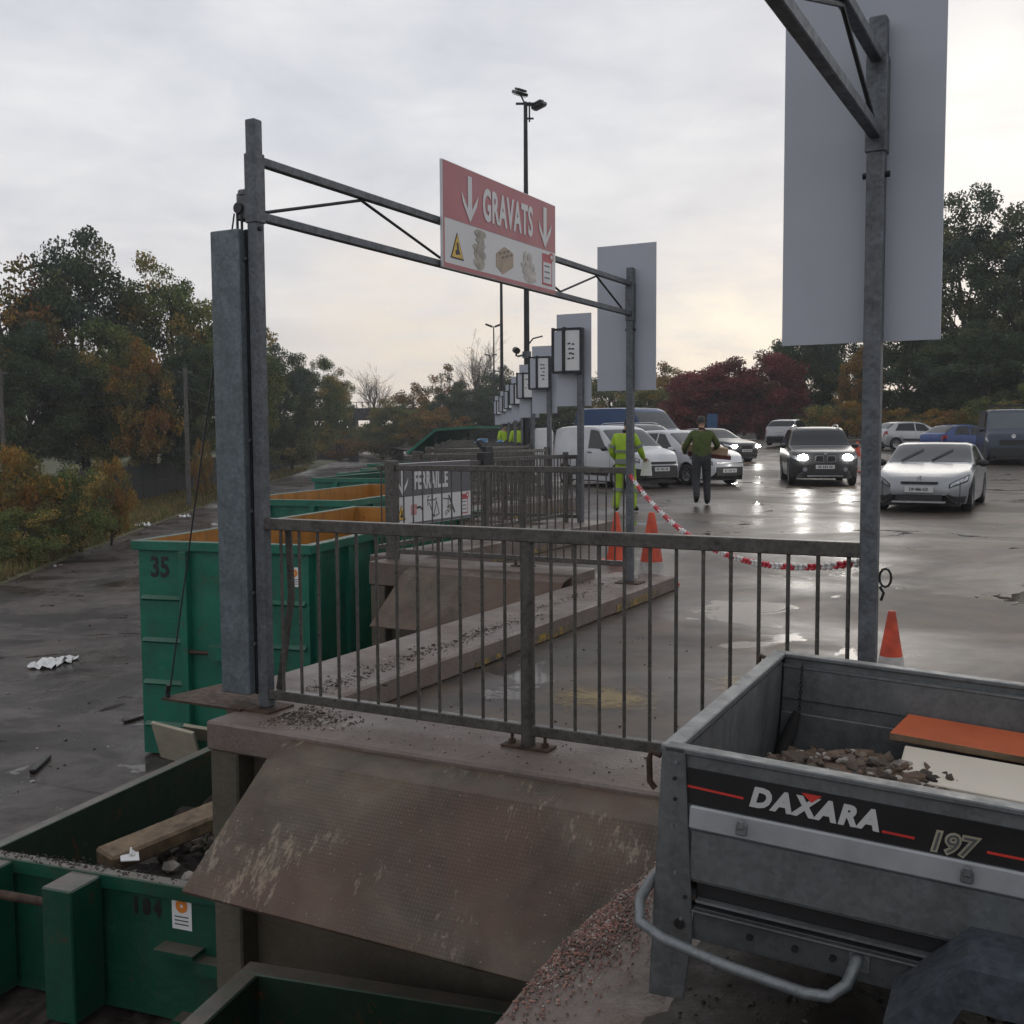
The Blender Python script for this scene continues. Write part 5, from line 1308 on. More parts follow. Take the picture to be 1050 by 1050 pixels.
# silver hatchback driving away
vehicle('silver_hatchback', 'small silver hatchback seen from behind at the far end of the car park', 'car', (16.3, 61.0), (.5, .86), dict(
    L=3.9, W=1.66, R=.29, axles=(.75, 3.2), gc=.18, group=G_CAR, paint=m_paint('silver_grey_paint', (.34, .35, .36), .5),
    top=[(0, .68), (.1, .78), (.8, .96), (.95, 1.0), (1.65, 1.38), (2.1, 1.43), (3.2, 1.38), (3.72, 1.0), (3.85, .9), (3.9, .7)],
    belt=[(0, .64), (.8, .86), (3.9, .92)], screen=(.95, 1.62), rear=(3.24, 3.68), windows=[(1.2, 2.1, 1.6, 2.1), (2.17, 3.3, 2.17, 3.05)], glass=M['glass'],
    head=(.05, .45, 3.2, 4.0), mirror=1.2, tailp=(3.68, 3.89, 3.0, 4.3), rplate=.78))
# parked row in front of the trees
vehicle('silver_clipped_hatchback', 'silver grey hatchback in side view half hidden behind the blue car', 'car', (22.0, 54.6), (.98, .18), dict(
    L=3.8, W=1.64, R=.29, axles=(.72, 3.15), gc=.18, group=G_CAR, paint=m_paint('pale_silver_paint', (.42, .43, .43), .4),
    top=[(0, .68), (.1, .78), (.75, .96), (.9, 1.0), (1.6, 1.36), (2.1, 1.42), (3.1, 1.38), (3.6, 1.05), (3.75, .9), (3.8, .7)],
    belt=[(0, .64), (.8, .86), (3.8, .92)], screen=(.9, 1.58), rear=(3.14, 3.56), windows=[(1.15, 2.05, 1.55, 2.05), (2.12, 3.2, 2.12, 2.95)],
    head=(.05, .45, 3.2, 4.0), mirror=1.15, tailp=(3.6, 3.79, 3.0, 4.2), side_trim=(1.5, 1.9), seams=[1.1, 2.1]))
vehicle('blue_hatchback', 'bright blue hatchback with a red tail light, parked before the trees at right', 'car', (22.4, 49.9), (.93, .36), dict(
    L=3.75, W=1.6, R=.28, axles=(.7, 3.1), gc=.17, group=G_CAR, paint=m_paint('blue_paint', (.012, .045, .19), .2),
    top=[(0, .64), (.1, .74), (.85, .88), (1.0, .92), (1.65, 1.32), (2.1, 1.37), (2.9, 1.34), (3.55, .98), (3.7, .92), (3.75, .7)],
    belt=[(0, .6), (.8, .80), (3.75, .88)], screen=(.98, 1.62), rear=(2.95, 3.5), windows=[(1.2, 2.1, 1.6, 2.1), (2.17, 3.1, 2.17, 2.85)],
    head=(.05, .45, 3.2, 4.0), mirror=1.2, tailp=(3.5, 3.74, 2.9, 4.1), seams=[1.1, 2.13], rplate=.5))
# dark blue high van at the right edge
def transit_extra(t, S3, sect, L, hw):
    b = MB(); b.lathe([(0, -.03), (.08, -.03), (.08, .0)], 16, 'x', (.03, 0, 1.12)); o = b.build('oval_badge', M['chrome'], t)
    b = MB()
    for y in (-.6, .6): b.beam((1.3, y, 2.27), (3.4, y, 2.27), .04, .05)
    for x in (1.4, 2.2, 3.0): b.beam((x, -.7, 2.33), (x, .7, 2.33), .04, .05)
    b.build('roof_rack', M['trim'], t)
vehicle('dark_blue_van', 'dark blue van facing the camera at the right edge of the picture', 'van', (19.15, 41.0), (-.33, -.94), dict(
    L=5.0, W=1.98, R=.34, axles=(.9, 3.9), gc=.24, group=G_CAR, paint=m_paint('navy_van_paint', (.016, .028, .055), .1, .35), tumble=.12,
    top=[(0, 1.10), (.08, 1.2), (.5, 1.36), (.62, 1.42), (1.15, 2.1), (1.5, 2.2), (4.8, 2.2), (4.96, 2.0), (5.0, 1.4)],
    belt=[(0, 1.0), (.5, 1.2), (.7, 1.28), (5, 1.3)], screen=(.6, 1.14), windows=[(.9, 1.75, 1.2, 1.75)], wglass=m_simple('dark_windscreen', (.05, .07, .085), .1, 0, .15, 2, spec=.8),
    round_nose=(.86, .4), head=(.01, .3, 3.3, 4.0), mirror=.85, mirror_mat=M['trim'],
    front=[('grille', -.5, .5, .78, .98, M['trim'], .01), ('bumper', -.82, .82, .36, .66, M['trim'], .02), ('lower_lip', -.6, .6, .26, .34, M['trim'], .01)], extra=[transit_extra], seams=[.8, 1.8]))
# long blue van behind, dark people carrier behind the white van
vehicle('long_blue_van', 'long high blue van showing its roof above the white delivery van', 'van', (6.6, 44.2), (.5, -.866), dict(
    L=5.9, W=2.0, R=.35, axles=(.95, 4.6), gc=.25, group=G_CAR, paint=m_paint('mid_blue_paint', (.025, .065, .17), .1, .35), tumble=.10,
    top=[(0, 1.1), (.1, 1.25), (.6, 1.45), (.75, 1.5), (1.5, 2.2), (1.9, 2.38), (5.8, 2.42), (5.9, 2.2)],
    belt=[(0, 1.0), (.6, 1.25), (5.9, 1.35)], screen=(.72, 1.5), windows=[(1.05, 1.95, 1.4, 1.95)], round_nose=(.86, .4), round_tail=(.97, .1), head=(.05, .4, 3.3, 4.0), mirror=1.0, mirror_mat=M['trim']))
vehicle('dark_people_carrier', 'dark grey people carrier with roof rails parked right behind the white delivery van', 'car', (5.95, 37.8), (.5, -.866), dict(
    L=4.6, W=1.84, R=.33, axles=(.92, 3.75), gc=.2, group=G_CAR, paint=m_paint('graphite_paint', (.05, .05, .055), .3),
    top=[(0, .84), (.1, .95), (.9, 1.2), (1.05, 1.25), (1.85, 1.76), (2.2, 1.82), (4.2, 1.80), (4.5, 1.4), (4.6, .9)],
    belt=[(0, .78), (.8, 1.05), (4.6, 1.12)], screen=(1.05, 1.82), windows=[(1.4, 2.4, 1.9, 2.4), (2.48, 4.1, 2.48, 4.0)], head=(.05, .45, 3.2, 4.0), mirror=1.4, rails=(2.0, 4.2)))
# ------------------------------------------------------------------ people: figure looks along +y, x to its right
M['skin'] = m_simple('skin', (.36, .21, .15), .5, 0, .1)
M['hair'] = m_simple('dark_hair', (.012, .010, .009), .6)
M['hivis'] = m_simple('yellow_hivis_cloth', (.30, .46, .02), .7, 0, .15, 8)
M['band'] = m_simple('grey_reflective_band', (.16, .18, .15), .4, 0, .1)
M['navy'] = m_simple('navy_cloth', (.012, .014, .022), .8, 0, .2)
M['jeans'] = m_simple('dark_grey_trousers', (.030, .031, .035), .8, 0, .25, 10)
M['sweater'] = m_simple('olive_green_sweater', (.062, .085, .018), .85, 0, .25, 12, bumpv=.3)
M['shoe'] = m_simple('black_shoe', (.012, .012, .012), .5)
M['card'] = m_simple('cardboard', (.42, .30, .19), .75, 0, .15, 8)
M['eye'] = m_simple('eye', (.02, .02, .02), .2)
def person(label, loc, face, J, mats, bands=(), hood=False, group=None, hair=True, scale=1.0):
    """J: joint -> (x, y, z, radius, parent, material slot)"""
    t = thing('person', label, 'person', loc, math.atan2(-face[0], face[1]), group)
    names = list(J); idx = {n_: i for i, n_ in enumerate(names)}
    me = bpy.data.meshes.new('sk'); me.from_pydata([J[n_][:3] for n_ in names], [(idx[J[n_][4]], idx[n_]) for n_ in names if J[n_][4]], []); me.update()
    o = bpy.data.objects.new('sk', me); COL.objects.link(o)
    md = o.modifiers.new('s', 'SKIN'); md.use_smooth_shade = True
    for i, n_ in enumerate(names):
        r_ = J[n_][3]; r_ = r_ if isinstance(r_, tuple) else (r_, r_); me.skin_vertices[0].data[i].radius = r_; me.skin_vertices[0].data[i].use_root = (n_ == 'pelvis')
    s2 = o.modifiers.new('ss', 'SUBSURF'); s2.levels = 2; s2.render_levels = 2
    dg = bpy.context.evaluated_depsgraph_get(); dg.update()
    em = bpy.data.meshes.new_from_object(o.evaluated_get(dg)); bpy.data.objects.remove(o)
    vs = [q.co.copy() for q in em.vertices]; fs = [tuple(p.vertices) for p in em.polygons]
    segs = [(V(J[J[n_][4]][:3]), V(J[n_][:3]), J[n_][5]) for n_ in names if J[n_][4]]
    b = MB(); b.v = [tuple(q) for q in vs]
    for f_ in fs:
        c = sum((vs[i] for i in f_), V()) / len(f_); best = (9, 0)
        for a, e_, m_ in segs:
            d = e_ - a; u = max(0, min(1, (c - a).dot(d) / max(1e-9, d.length_squared))); dist = (c - a - d * u).length
            if dist < best[0]: best = (dist, m_)
        b.f.append(list(f_)); b.m.append(best[1])
    # head, ears, nose
    h = V(J['head'][:3]); up_ = (h - V(J['neck'][:3])).normalized(); fwd_ = V((0, 1, 0)); fwd_ = (fwd_ - up_ * fwd_.dot(up_)).normalized(); rt_ = fwd_.cross(up_)
    hp = lambda x, y, z: h + rt_ * x + fwd_ * y + up_ * z
    prof = [(0.001, -.115), (.04, -.11), (.058, -.085), (.07, -.04), (.076, .01), (.075, .05), (.062, .09), (.035, .112), (.001, .118)]
    nn = 16; hv = []
    for r_, z in prof:
        for i in range(nn):
            a = 6.28318 * i / nn; y = math.sin(a) * r_ * 1.22 + (.012 if z < -.05 else 0); 
            if abs(a - 1.5708) < .01 and -.05 < z < .02: y += .024      # nose
            hv.append(hp(math.cos(a) * r_, y, z))
    b.add(hv, [(i * nn + j, i * nn + (j + 1) % nn, (i + 1) * nn + (j + 1) % nn, (i + 1) * nn + j) for i in range(len(prof) - 1) for j in range(nn)], 0)
    for s in (-1, 1):
        b.rock(hp(s * .078, -.005, -.01), .028, 0, 1.0, random.Random(1))
        # palm and five fingers closed on what is held
        w_ = V(J['wrist' + ('R' if s > 0 else 'L')][:3]); p_ = V(J['palm' + ('R' if s > 0 else 'L')][:3]); d = (p_ - w_).normalized(); sd = d.cross(V((0, 0, 1)) if abs(d.z) < .8 else V((0, 1, 0))).normalized(); nd = sd.cross(d)
        for i in range(4):
            L_ = (.068, .078, .074, .058)[i]; q = p_ + sd * ((i - 1.5) * .02)
            b.tube([q - d * .02, q + d * L_ * .45, q + d * L_ * .75 - nd * .02 , q + d * L_ * .75 - nd * .042], [.010, .0095, .009, .007], 6, 0)
        q = p_ - d * .03 + sd * .035 * s
        b.tube([q - sd * .02 * s, q + sd * .025 * s + d * .02, q + sd * .03 * s + d * .05 - nd * .01], [.012, .011, .008], 6, 0)
    bd = b.build('body', mats, t, smooth=70)
    for s in (-1, 1):
        e_ = MB(); e_.lathe([(0, -.01), (.009, -.005), (.011, .003), (0, .009)], 8, 'z'); eo = e_.build('eye', M['eye'], t); eo.location = hp(s * .03, .083, .008)
    m_ = MB(); m_.beam(hp(-.022, .078, -.062), hp(.022, .078, -.062), .012, .008); m_.build('mouth', M['eye'], t)
    if hair:
        b = MB(); hv = []; pr2 = [(.079, -.06), (.084, -.01), (.085, .04), (.074, .09), (.044, .122), (.001, .13)]
        for r_, z in pr2:
            for i in range(nn):
                a = 6.28318 * i / nn; fr = max(0, math.sin(a)); zz = z + fr * .085 * (1 if z < .06 else .2); hv.append(hp(math.cos(a) * r_ * (1 - .06 * fr), math.sin(a) * r_ * 1.22 - .006, zz + .004 * math.sin(i * 5)))
        b.add(hv, [(i * nn + j, i * nn + (j + 1) % nn, (i + 1) * nn + (j + 1) % nn, (i + 1) * nn + j) for i in range(len(pr2) - 1) for j in range(nn)])
        if hood: b.lathe([(.095, -.16), (.115, -.13), (.10, -.09), (.085, -.07)], 14, 'z', h - V((0, .02, 0)))
        b.build('hood' if hood else 'hair', M['navy'] if hood else M['hair'], t, smooth=60)
    for (a, e_, f0, f1, rad_, ry) in bands:
        a, e_ = V(J[a][:3]), V(J[e_][:3]); b = MB(); d = (e_ - a); u = d.normalized(); x = (V((1, 0, 0)) - u * u.x).normalized(); y = u.cross(x); vs_ = []
        for f_ in (f0, f1):
            for i in range(16): vs_.append(a + d * f_ + x * (rad_ * math.cos(i * .3927)) + y * (ry * math.sin(i * .3927)))
        b.add(vs_, [(i, (i + 1) % 16, 16 + (i + 1) % 16, 16 + i) for i in range(16)]); b.build('reflective_band', M['band'], t, smooth=60)
    if scale != 1: t.scale = (scale,) * 3
    return t
def skeleton(**kw):
    J = dict(pelvis=(0, 0, .96, (.19, .135), None, 1), belly=(0, .01, 1.10, (.195, .14), 'pelvis', 2), chest=(0, .01, 1.32, (.21, .145), 'belly', 2), neckb=(0, .01, 1.475, (.08, .075), 'chest', 2), neck=(0, .03, 1.535, .055, 'neckb', 0), head=(0, .06, 1.66, .05, 'neck', 0),
        shR=(.19, .0, 1.42, .085, 'chest', 2), elR=(.265, -.02, 1.14, .068, 'shR', 2), wristR=(.25, .10, .90, .045, 'elR', 2), palmR=(.25, .13, .83, .03, 'wristR', 0),
        shL=(-.19, .0, 1.42, .085, 'chest', 2), elL=(-.265, -.02, 1.14, .068, 'shL', 2), wristL=(-.25, .10, .90, .045, 'elL', 2), palmL=(-.25, .13, .83, .03, 'wristL', 0),
        hipR=(.095, 0, .88, .115, 'pelvis', 1), kneeR=(.11, .02, .50, .088, 'hipR', 1), ankR=(.115, -.02, .10, .07, 'kneeR', 1), toeR=(.125, .14, .045, (.045, .04), 'ankR', 3),
        hipL=(-.095, 0, .88, .115, 'pelvis', 1), kneeL=(-.11, .02, .50, .088, 'hipL', 1), ankL=(-.115, -.02, .10, .07, 'kneeL', 1), toeL=(-.125, .14, .045, (.045, .04), 'ankL', 3))
    for k, v in kw.items():
        o = J[k]; J[k] = tuple(v) + o[len(v):] if len(v) < 6 else v
    return J
# man in the green sweater, walking away with boards held in front
gp = yard(719, 518, 0)
J = skeleton(elR=(.33, .05, 1.20), wristR=(.30, .30, 1.13), palmR=(.29, .37, 1.13), elL=(-.33, .05, 1.16), wristL=(-.30, .30, 1.05), palmL=(-.29, .37, 1.05), head=(0, .10, 1.655),
             kneeR=(.115, .07, .50), ankR=(.12, -.0, .10), toeR=(.13, .15, .045), kneeL=(-.11, .0, .49), ankL=(-.115, -.22, .19), toeL=(-.12, -.12, .065))
person('man in an olive green sweater and dark trousers walking away with boards in his arms', gp, (.06, 1), J, [M['skin'], M['jeans'], M['sweater'], M['shoe']], scale=1.09)
mm = Matrix.Translation(gp) @ Matrix.Rotation(math.atan2(-.06, 1), 4, 'Z')
b = MB(); b.box(mm @ V((.12, .46, 1.22)), (1.02, .16, .16), Euler((.2, .12, 0)).to_matrix()); tag(b.build('cardboard_box', M['card'], loc=mm @ V((.12, .46, 1.22)), bevel=.006), 'pale cardboard box carried by the man in the green sweater', 'box')
b = MB(); b.box(mm @ V((.22, .48, 1.08)), (.95, .20, .09), Euler((.2, .1, 0)).to_matrix())
M['redwood'] = m_simple('red_brown_wood', (.11, .03, .018), .5, 0, .3, 8)
tag(b.build('wooden_board', M['redwood'], loc=mm @ V((.22, .48, 1.08)), bevel=.006), 'red brown wooden board carried below the cardboard box', 'board')
# worker in yellow
wp = yard(641, 525, 0)
J = skeleton(elR=(.29, .06, 1.15), wristR=(.27, .26, 1.02), palmR=(.27, .33, 1.0), elL=(-.27, -.03, 1.14), wristL=(-.22, .14, .98), palmL=(-.2, .2, .96), head=(.03, .10, 1.655), belly=(0, .01, 1.12, (.18, .14)), chest=(0, .01, 1.32, (.205, .15)),
             kneeL=(-.15, .05, .50), ankL=(-.17, -.06, .10), toeL=(-.20, .09, .045), kneeR=(.13, .05, .5), ankR=(.16, .02, .1), toeR=(.2, .16, .045))
person('worker in yellow high visibility jacket and trousers, standing behind the post of the red sign', wp, (.45, .9), J, [M['skin'], M['hivis'], M['hivis'], M['shoe']], hood=True, scale=1.06,
       bands=[('belly', 'chest', .05, .28, .225, .175), ('shL', 'elL', .55, .75, .095, .095), ('shR', 'elR', .55, .75, .095, .095), ('kneeL', 'ankL', .15, .32, .10, .10), ('kneeR', 'ankR', .15, .32, .10, .10), ('pelvis', 'belly', -.35, .25, .205, .16)])
mm = Matrix.Translation(wp) @ Matrix.Rotation(math.atan2(-.45, .9), 4, 'Z')
b = MB(); b.prism([(-.12, -.28), (.12, -.28), (.08, .05), (-.07, .05)], lambda a, q, d: mm @ V((.30 + a, .42 + d + q * .1, 1.0 + q)), 0, .03); tag(b.build('white_sheet', M['paper'], loc=mm @ V((.3, .42, 1))), 'white sheet held by the worker in yellow', 'paper')
for i, (px, Y, lb, f) in enumerate(((517, 46, 'distant worker in a yellow vest, left of the dark mast', (.5, -.8)), (530, 43, 'distant worker in a pale yellow vest right beside the dark mast', (-.4, .9)))):
    person(lb, ((px - 525) / FPX * Y, Y, .16), f, skeleton(elR=(.3, .1, 1.2)), [M['skin'], M['navy'], M['hivis'], M['shoe']], scale=1.03)
# blue sack among the further bays
g = MB(); rn = random.Random(4)
for i in range(6): g.rock((rn.uniform(-.5, .5), rn.uniform(-.3, .3), rn.uniform(.2, .75)), rn.uniform(.35, .5), rnd=rn, flat=.9)
o = g.build('blue_sack', m_simple('blue_tarpaulin', (.012, .10, .22), .45, 0, .3, 5), smooth=70); o.location = ((506 - 525) / FPX * 40, 40, .15 + .35); tag(o, 'crumpled blue sack lying among the far railings', 'sack')
# ------------------------------------------------------------------ vegetation
LIFT = 2.1
def leaf_mats(name, cols): return [m_leaf(name + '_' + n_, tuple(min(.5, (x * .92 + .08 * sum(c) / 3) * LIFT) for x in c), .3) for n_, c in cols]
LM = {
 'green': leaf_mats('green_leaves', (('deep', (.042, .060, .024)), ('mid', (.070, .088, .030)), ('olive', (.105, .105, .034)), ('gold', (.16, .115, .032)))),
 'dark': leaf_mats('dark_leaves', (('deep', (.028, .040, .022)), ('mid', (.042, .056, .028)), ('blue', (.036, .052, .038)), ('olive', (.070, .072, .030)))),
 'autumn': leaf_mats('autumn_leaves', (('olive', (.075, .070, .024)), ('gold', (.15, .092, .020)), ('rust', (.125, .060, .018)), ('brown', (.09, .058, .028)))),
 'red': leaf_mats('red_leaves', (('wine', (.075, .026, .030)), ('deep', (.095, .026, .028)), ('red', (.13, .032, .032)), ('brown', (.08, .042, .030)))),
}
def mesh_np(name, Vt, k, mi, mats):
    n = len(Vt) // k
    me = bpy.data.meshes.new(name); me.vertices.add(len(Vt)); me.vertices.foreach_set('co', Vt.astype(np.float32).reshape(-1))
    me.loops.add(len(Vt)); me.loops.foreach_set('vertex_index', np.arange(len(Vt))); me.polygons.add(n)
    me.polygons.foreach_set('loop_start', np.arange(0, len(Vt), k)); me.polygons.foreach_set('material_index', mi)
    for q in mats: me.materials.append(q)
    me.update(calc_edges=True); return me
def leaf_quads(P, size, rs):
    n = len(P); d = rs.normal(size=(n, 3)); d /= np.linalg.norm(d, axis=1)[:, None]
    e_ = rs.normal(size=(n, 3)); e_ -= d * (d * e_).sum(1)[:, None]; e_ /= np.linalg.norm(e_, axis=1)[:, None]
    s = (size * rs.uniform(.6, 1.35, n))[:, None]
    return np.stack([P - d * s * .5, P + e_ * s * .32, P + d * s * .5, P - e_ * s * .32], 1).reshape(-1, 3)
TREE = {}
def make_tree(key, kind, seed, H, R, z0, nC, per, leaf, sig=.13, weights=(3, 3, 2, 1), cone_=0.0, limbs=26, bare=False):
    """unit meshes: height H, crown radius R, crown starting at z0"""
    rs = np.random.RandomState(seed); rn = random.Random(seed)
    b = MB(); tr = .018 * H + .05
    top = [V((0, 0, 0))]; 
    for i in range(1, 6): top.append(V((rn.gauss(0, .02 * H), rn.gauss(0, .02 * H), H * .86 * i / 5)))
    b.tube(top, [tr * (1.25 if i == 0 else 1 - i / 5.6) for i in range(6)], 8)
    cz, ch = (z0 + H) / 2, (H - z0) / 2
    C = []
    while len(C) < nC:
        d = rs.normal(size=3); d /= np.linalg.norm(d); r = rs.uniform(.25, 1) ** .55
        lump = 1 + .20 * mnoise.noise(V(d * 1.9) + V((seed * 3.1, 0, 0))) + .12 * mnoise.noise(V(d * 5) + V((0, seed, 0)))
        zr = d[2] * r; taper = 1 - cone_ * max(0, (zr + 1) / 2)
        C.append((d[0] * r * R * lump * taper, d[1] * r * R * lump * taper, cz + zr * ch * (lump if d[2] > 0 else 1)))
    C = np.array(C)
    def limb(p, q, r, depth=0):
        mid = (p + q) / 2 + V((rn.gauss(0, .05), rn.gauss(0, .05), -.04)) * (q - p).length
        b.tube([p, mid, q], [r, r * .7, r * .25], 5, caps=False)
        if bare and depth < 3:
            for _ in range(5 if depth < 2 else 4):
                s = rn.uniform(.35, 1); o_ = p.lerp(mid, s * 2) if s < .5 else mid.lerp(q, (s - .5) * 2)
                dr = ((q - p).normalized() + V((rn.gauss(0, .55), rn.gauss(0, .55), rn.gauss(.25, .35)))).normalized(); limb(o_, o_ + dr * (q - p).length * rn.uniform(.35, .55), r * .42, depth + 1)
    sel = C[rs.permutation(nC)[:limbs]]
    for c in sel:
        c = V(c); s = max(.12, min(.95, (c.z / H - .12) * .8)); i = int(s * 5); p = top[i].lerp(top[min(5, i + 1)], s * 5 - i)
        limb(p, c, tr * .36 * (1 - s * .6))
    tm = b.build('trunk', M['trunk'], smooth=60); trunk = tm.data; bpy.data.objects.remove(tm)
    w_ = np.array(weights, float); w_ /= w_.sum()
    cm = rs.choice(4, nC, p=w_); n = nC * per
    idx = rs.randint(0, nC, n); g_ = rs.normal(size=(n, 3)); g_ *= (rs.rand(n) ** .45 * 1.75 / np.linalg.norm(g_, axis=1))[:, None]; P = C[idx] + g_ * np.array([1, 1, .75]) * R * sig
    mi = cm[idx]; fl_ = rs.rand(n) < .15; mi = np.where(fl_, rs.choice(4, n, p=w_), mi)
    crown = mesh_np('crown', leaf_quads(P, leaf, rs), 4, mi, LM[kind])
    TREE[key] = (crown, trunk, H, R)
def plant(name, key, label, cat, X, Y, zb, h, wd, seed, group):
    cr_, tr_, H, R = TREE[key]; rn = random.Random(seed)
    t = thing(name, label, cat, (X, Y, zb), rn.uniform(0, 6.28), group)
    t.scale = (wd / (2 * R), wd / (2 * R), h / H)
    for nm, me in (('crown', cr_), ('trunk', tr_)):
        o = bpy.data.objects.new(nm, me); COL.objects.link(o); o.parent = t
    return t
make_tree('oak_a', 'green', 1, 15, 5.5, 1.5, 130, 240, .25, .12)
make_tree('oak_b', 'green', 2, 15, 5.5, 2.0, 120, 240, .25, .12, (2, 3, 3, 2))
make_tree('oak_dark', 'dark', 17, 15, 5.5, 1.0, 150, 260, .25, .12)
make_tree('tall_dark', 'dark', 4, 18, 5.5, 1.5, 150, 260, .25, .11, (3, 3, 1, 2))
make_tree('autumn', 'autumn', 5, 12, 4.5, .8, 110, 130, .30, .13)
make_tree('thin_autumn', 'autumn', 6, 13, 3.8, 3.0, 60, 60, .30, .12, (2, 2, 1, 2), limbs=50)
make_tree('red', 'red', 7, 8, 3.4, .3, 150, 260, .18, .13, (3, 4, 3, 2), limbs=50)
make_tree('bush_gold', 'autumn', 8, 4, 2.4, .1, 80, 130, .14, .13, (3, 4, 2, 1), limbs=24)
make_tree('bush_green', 'green', 9, 4, 2.4, .1, 90, 130, .14, .13, (2, 4, 3, 2), limbs=24)
make_tree('bare', 'autumn', 10, 13, 4.2, 2.5, 34, 10, .2, .14, (1, 1, 1, 3), limbs=34, bare=True)
def at(key, nm, px, py, Y, wpx, zb, label, cat, seed, group):
    X = (px - 525) / FPX * Y; ho = 444 - (px - 525) * .0061; zt = CAMH + (ho - py) / FPX * Y
    plant(nm, key, label, cat, X, Y, zb, (zt - zb) * .97, wpx / FPX * Y, seed, group)
GL, GR, GC = 'trees on the left bank beyond the fence', 'trees behind the car park', 'trees far behind the bays'
for i, a in enumerate((
 ('thin_autumn', 'tall_tree', 12, 258, 62, 120, -1.2, 'thin topped autumn tree at the left edge of the picture', GL),
 ('oak_dark', 'tall_tree', 92, 240, 66, 150, -1.2, 'tallest dark green tree of the left bank, with a ragged top', GL),
 ('oak_b', 'tall_tree', 178, 268, 68, 120, -1.2, 'yellowish green tree next to the tall grey metal housing', GL),
 ('oak_dark', 'tall_tree', 30, 330, 58, 120, -1.2, 'lower dark tree at the left edge behind the orange bush', GL),
 ('autumn', 'autumn_tree', 152, 340, 60, 70, -1.4, 'small orange leaved tree in front of the dark left trees', GL),
 ('oak_a', 'tall_tree', 238, 320, 72, 110, -1.2, 'green tree hidden mostly behind the tall metal housing', GL),
 ('oak_a', 'tall_tree', -70, 250, 64, 130, -1.2, 'big green tree just outside the left edge', GL),
 ('oak_a', 'tall_tree', 120, 325, 62, 110, -1.2, 'mid height green tree below the tallest left tree', GL),
 ('oak_dark', 'tall_tree', 195, 345, 62, 80, -1.2, 'dark green tree behind the wooden pole with wires', GL),
 ('oak_dark', 'tall_tree', 290, 352, 100, 72, -.8, 'dark green tree right of the red sign\'s left post', GL),
 ('oak_a', 'tall_tree', 328, 364, 112, 62, -.8, 'round green tree between the left post and the bare tree', GL),
 ('oak_b', 'tall_tree', 348, 380, 125, 40, -.8, 'small round green tree next to the bare tree', GL),
 ('oak_dark', 'tall_tree', 268, 380, 92, 70, -.8, 'dark lower tree close to the left post of the red sign', GL),
 ('bare', 'bare_tree', 383, 378, 185, 50, -1, 'leafless rounded tree standing alone against the pale sky', GC),
 ('autumn', 'autumn_tree', 424, 389, 140, 52, -1, 'orange green tree right of the leafless tree', GC),
 ('thin_autumn', 'autumn_tree', 460, 371, 150, 44, -1, 'thin autumn tree with sky showing through its leaves', GC),
 ('bare', 'bare_tree', 492, 348, 150, 62, -1, 'tall bare tree behind the far masts', GC),
 ('oak_b', 'dense_tree', 405, 410, 130, 60, -1, 'olive green bushy tree above the far end of the lower road', GC),
 ('oak_dark', 'dense_tree', 478, 392, 128, 70, -1, 'dark green dense tree behind the open green lid', GC),
 ('oak_dark', 'dense_tree', 515, 376, 135, 60, -.5, 'dark tree showing above the farthest white boards', GC),
 ('autumn', 'autumn_tree', 448, 415, 120, 70, -1, 'low golden brown tree behind the open green lid', GC),
 ('oak_a', 'dense_tree', 565, 395, 125, 80, 0, 'green tree behind the middle white boards', GC),
 ('oak_b', 'dense_tree', 625, 378, 118, 80, .5, 'olive tree behind the white board of the red sign', GR),
 ('autumn', 'autumn_tree', 683, 368, 115, 60, .8, 'brown green tree left of the wine red trees', GR),
 ('oak_b', 'dense_tree', 665, 392, 100, 70, .8, 'low yellow green tree right above the parked white cars', GR),
 ('red', 'red_tree', 724, 377, 80, 88, 1.0, 'leftmost and lowest of the wine red trees', GR),
 ('red', 'red_tree', 752, 367, 82, 92, 1.0, 'middle wine red tree', GR),
 ('red', 'red_tree', 779, 358, 80, 92, 1.0, 'tallest wine red tree, next to the dark evergreen', GR),
 ('oak_dark', 'dense_tree', 822, 330, 84, 80, 1.2, 'dark evergreen tree under the left half of the largest white board', GR),
 ('tall_dark', 'dense_tree', 860, 310, 90, 90, 1.2, 'dark tree hidden mostly by the largest white board', GR),
 ('autumn', 'autumn_tree', 878, 352, 74, 46, 1.2, 'orange brown tree seen beside the right post', GR),
 ('oak_dark', 'dense_tree', 925, 330, 78, 100, 1.2, 'dark tree below the right half of the largest white board', GR),
 ('tall_dark', 'tall_tree', 985, 192, 74, 130, 1.2, 'tallest dark tree at right, touching the edge of the largest white board', GR),
 ('tall_dark', 'tall_tree', 1052, 207, 70, 130, 1.2, 'tall dark tree cut by the right edge of the picture', GR),
 ('oak_dark', 'dense_tree', 1010, 330, 66, 130, 1.2, 'lower dark tree in front of the tallest right trees', GR),
 ('oak_b', 'dense_tree', 1075, 372, 58, 70, 1.0, 'yellow green bush above the dark blue van', GR),
 ('tall_dark', 'tall_tree', 1140, 220, 70, 140, 1.2, 'tall dark tree outside the right edge', GR),
 ('oak_dark', 'dense_tree', 960, 350, 70, 90, 1.2, 'dark green tree behind the blue hatchback', GR),
)): at(a[0], a[1], a[2], a[3], a[4], a[5], a[6], a[7], 'tree', i + 1, a[8])
GB = 'bushes along the verge and the car park'
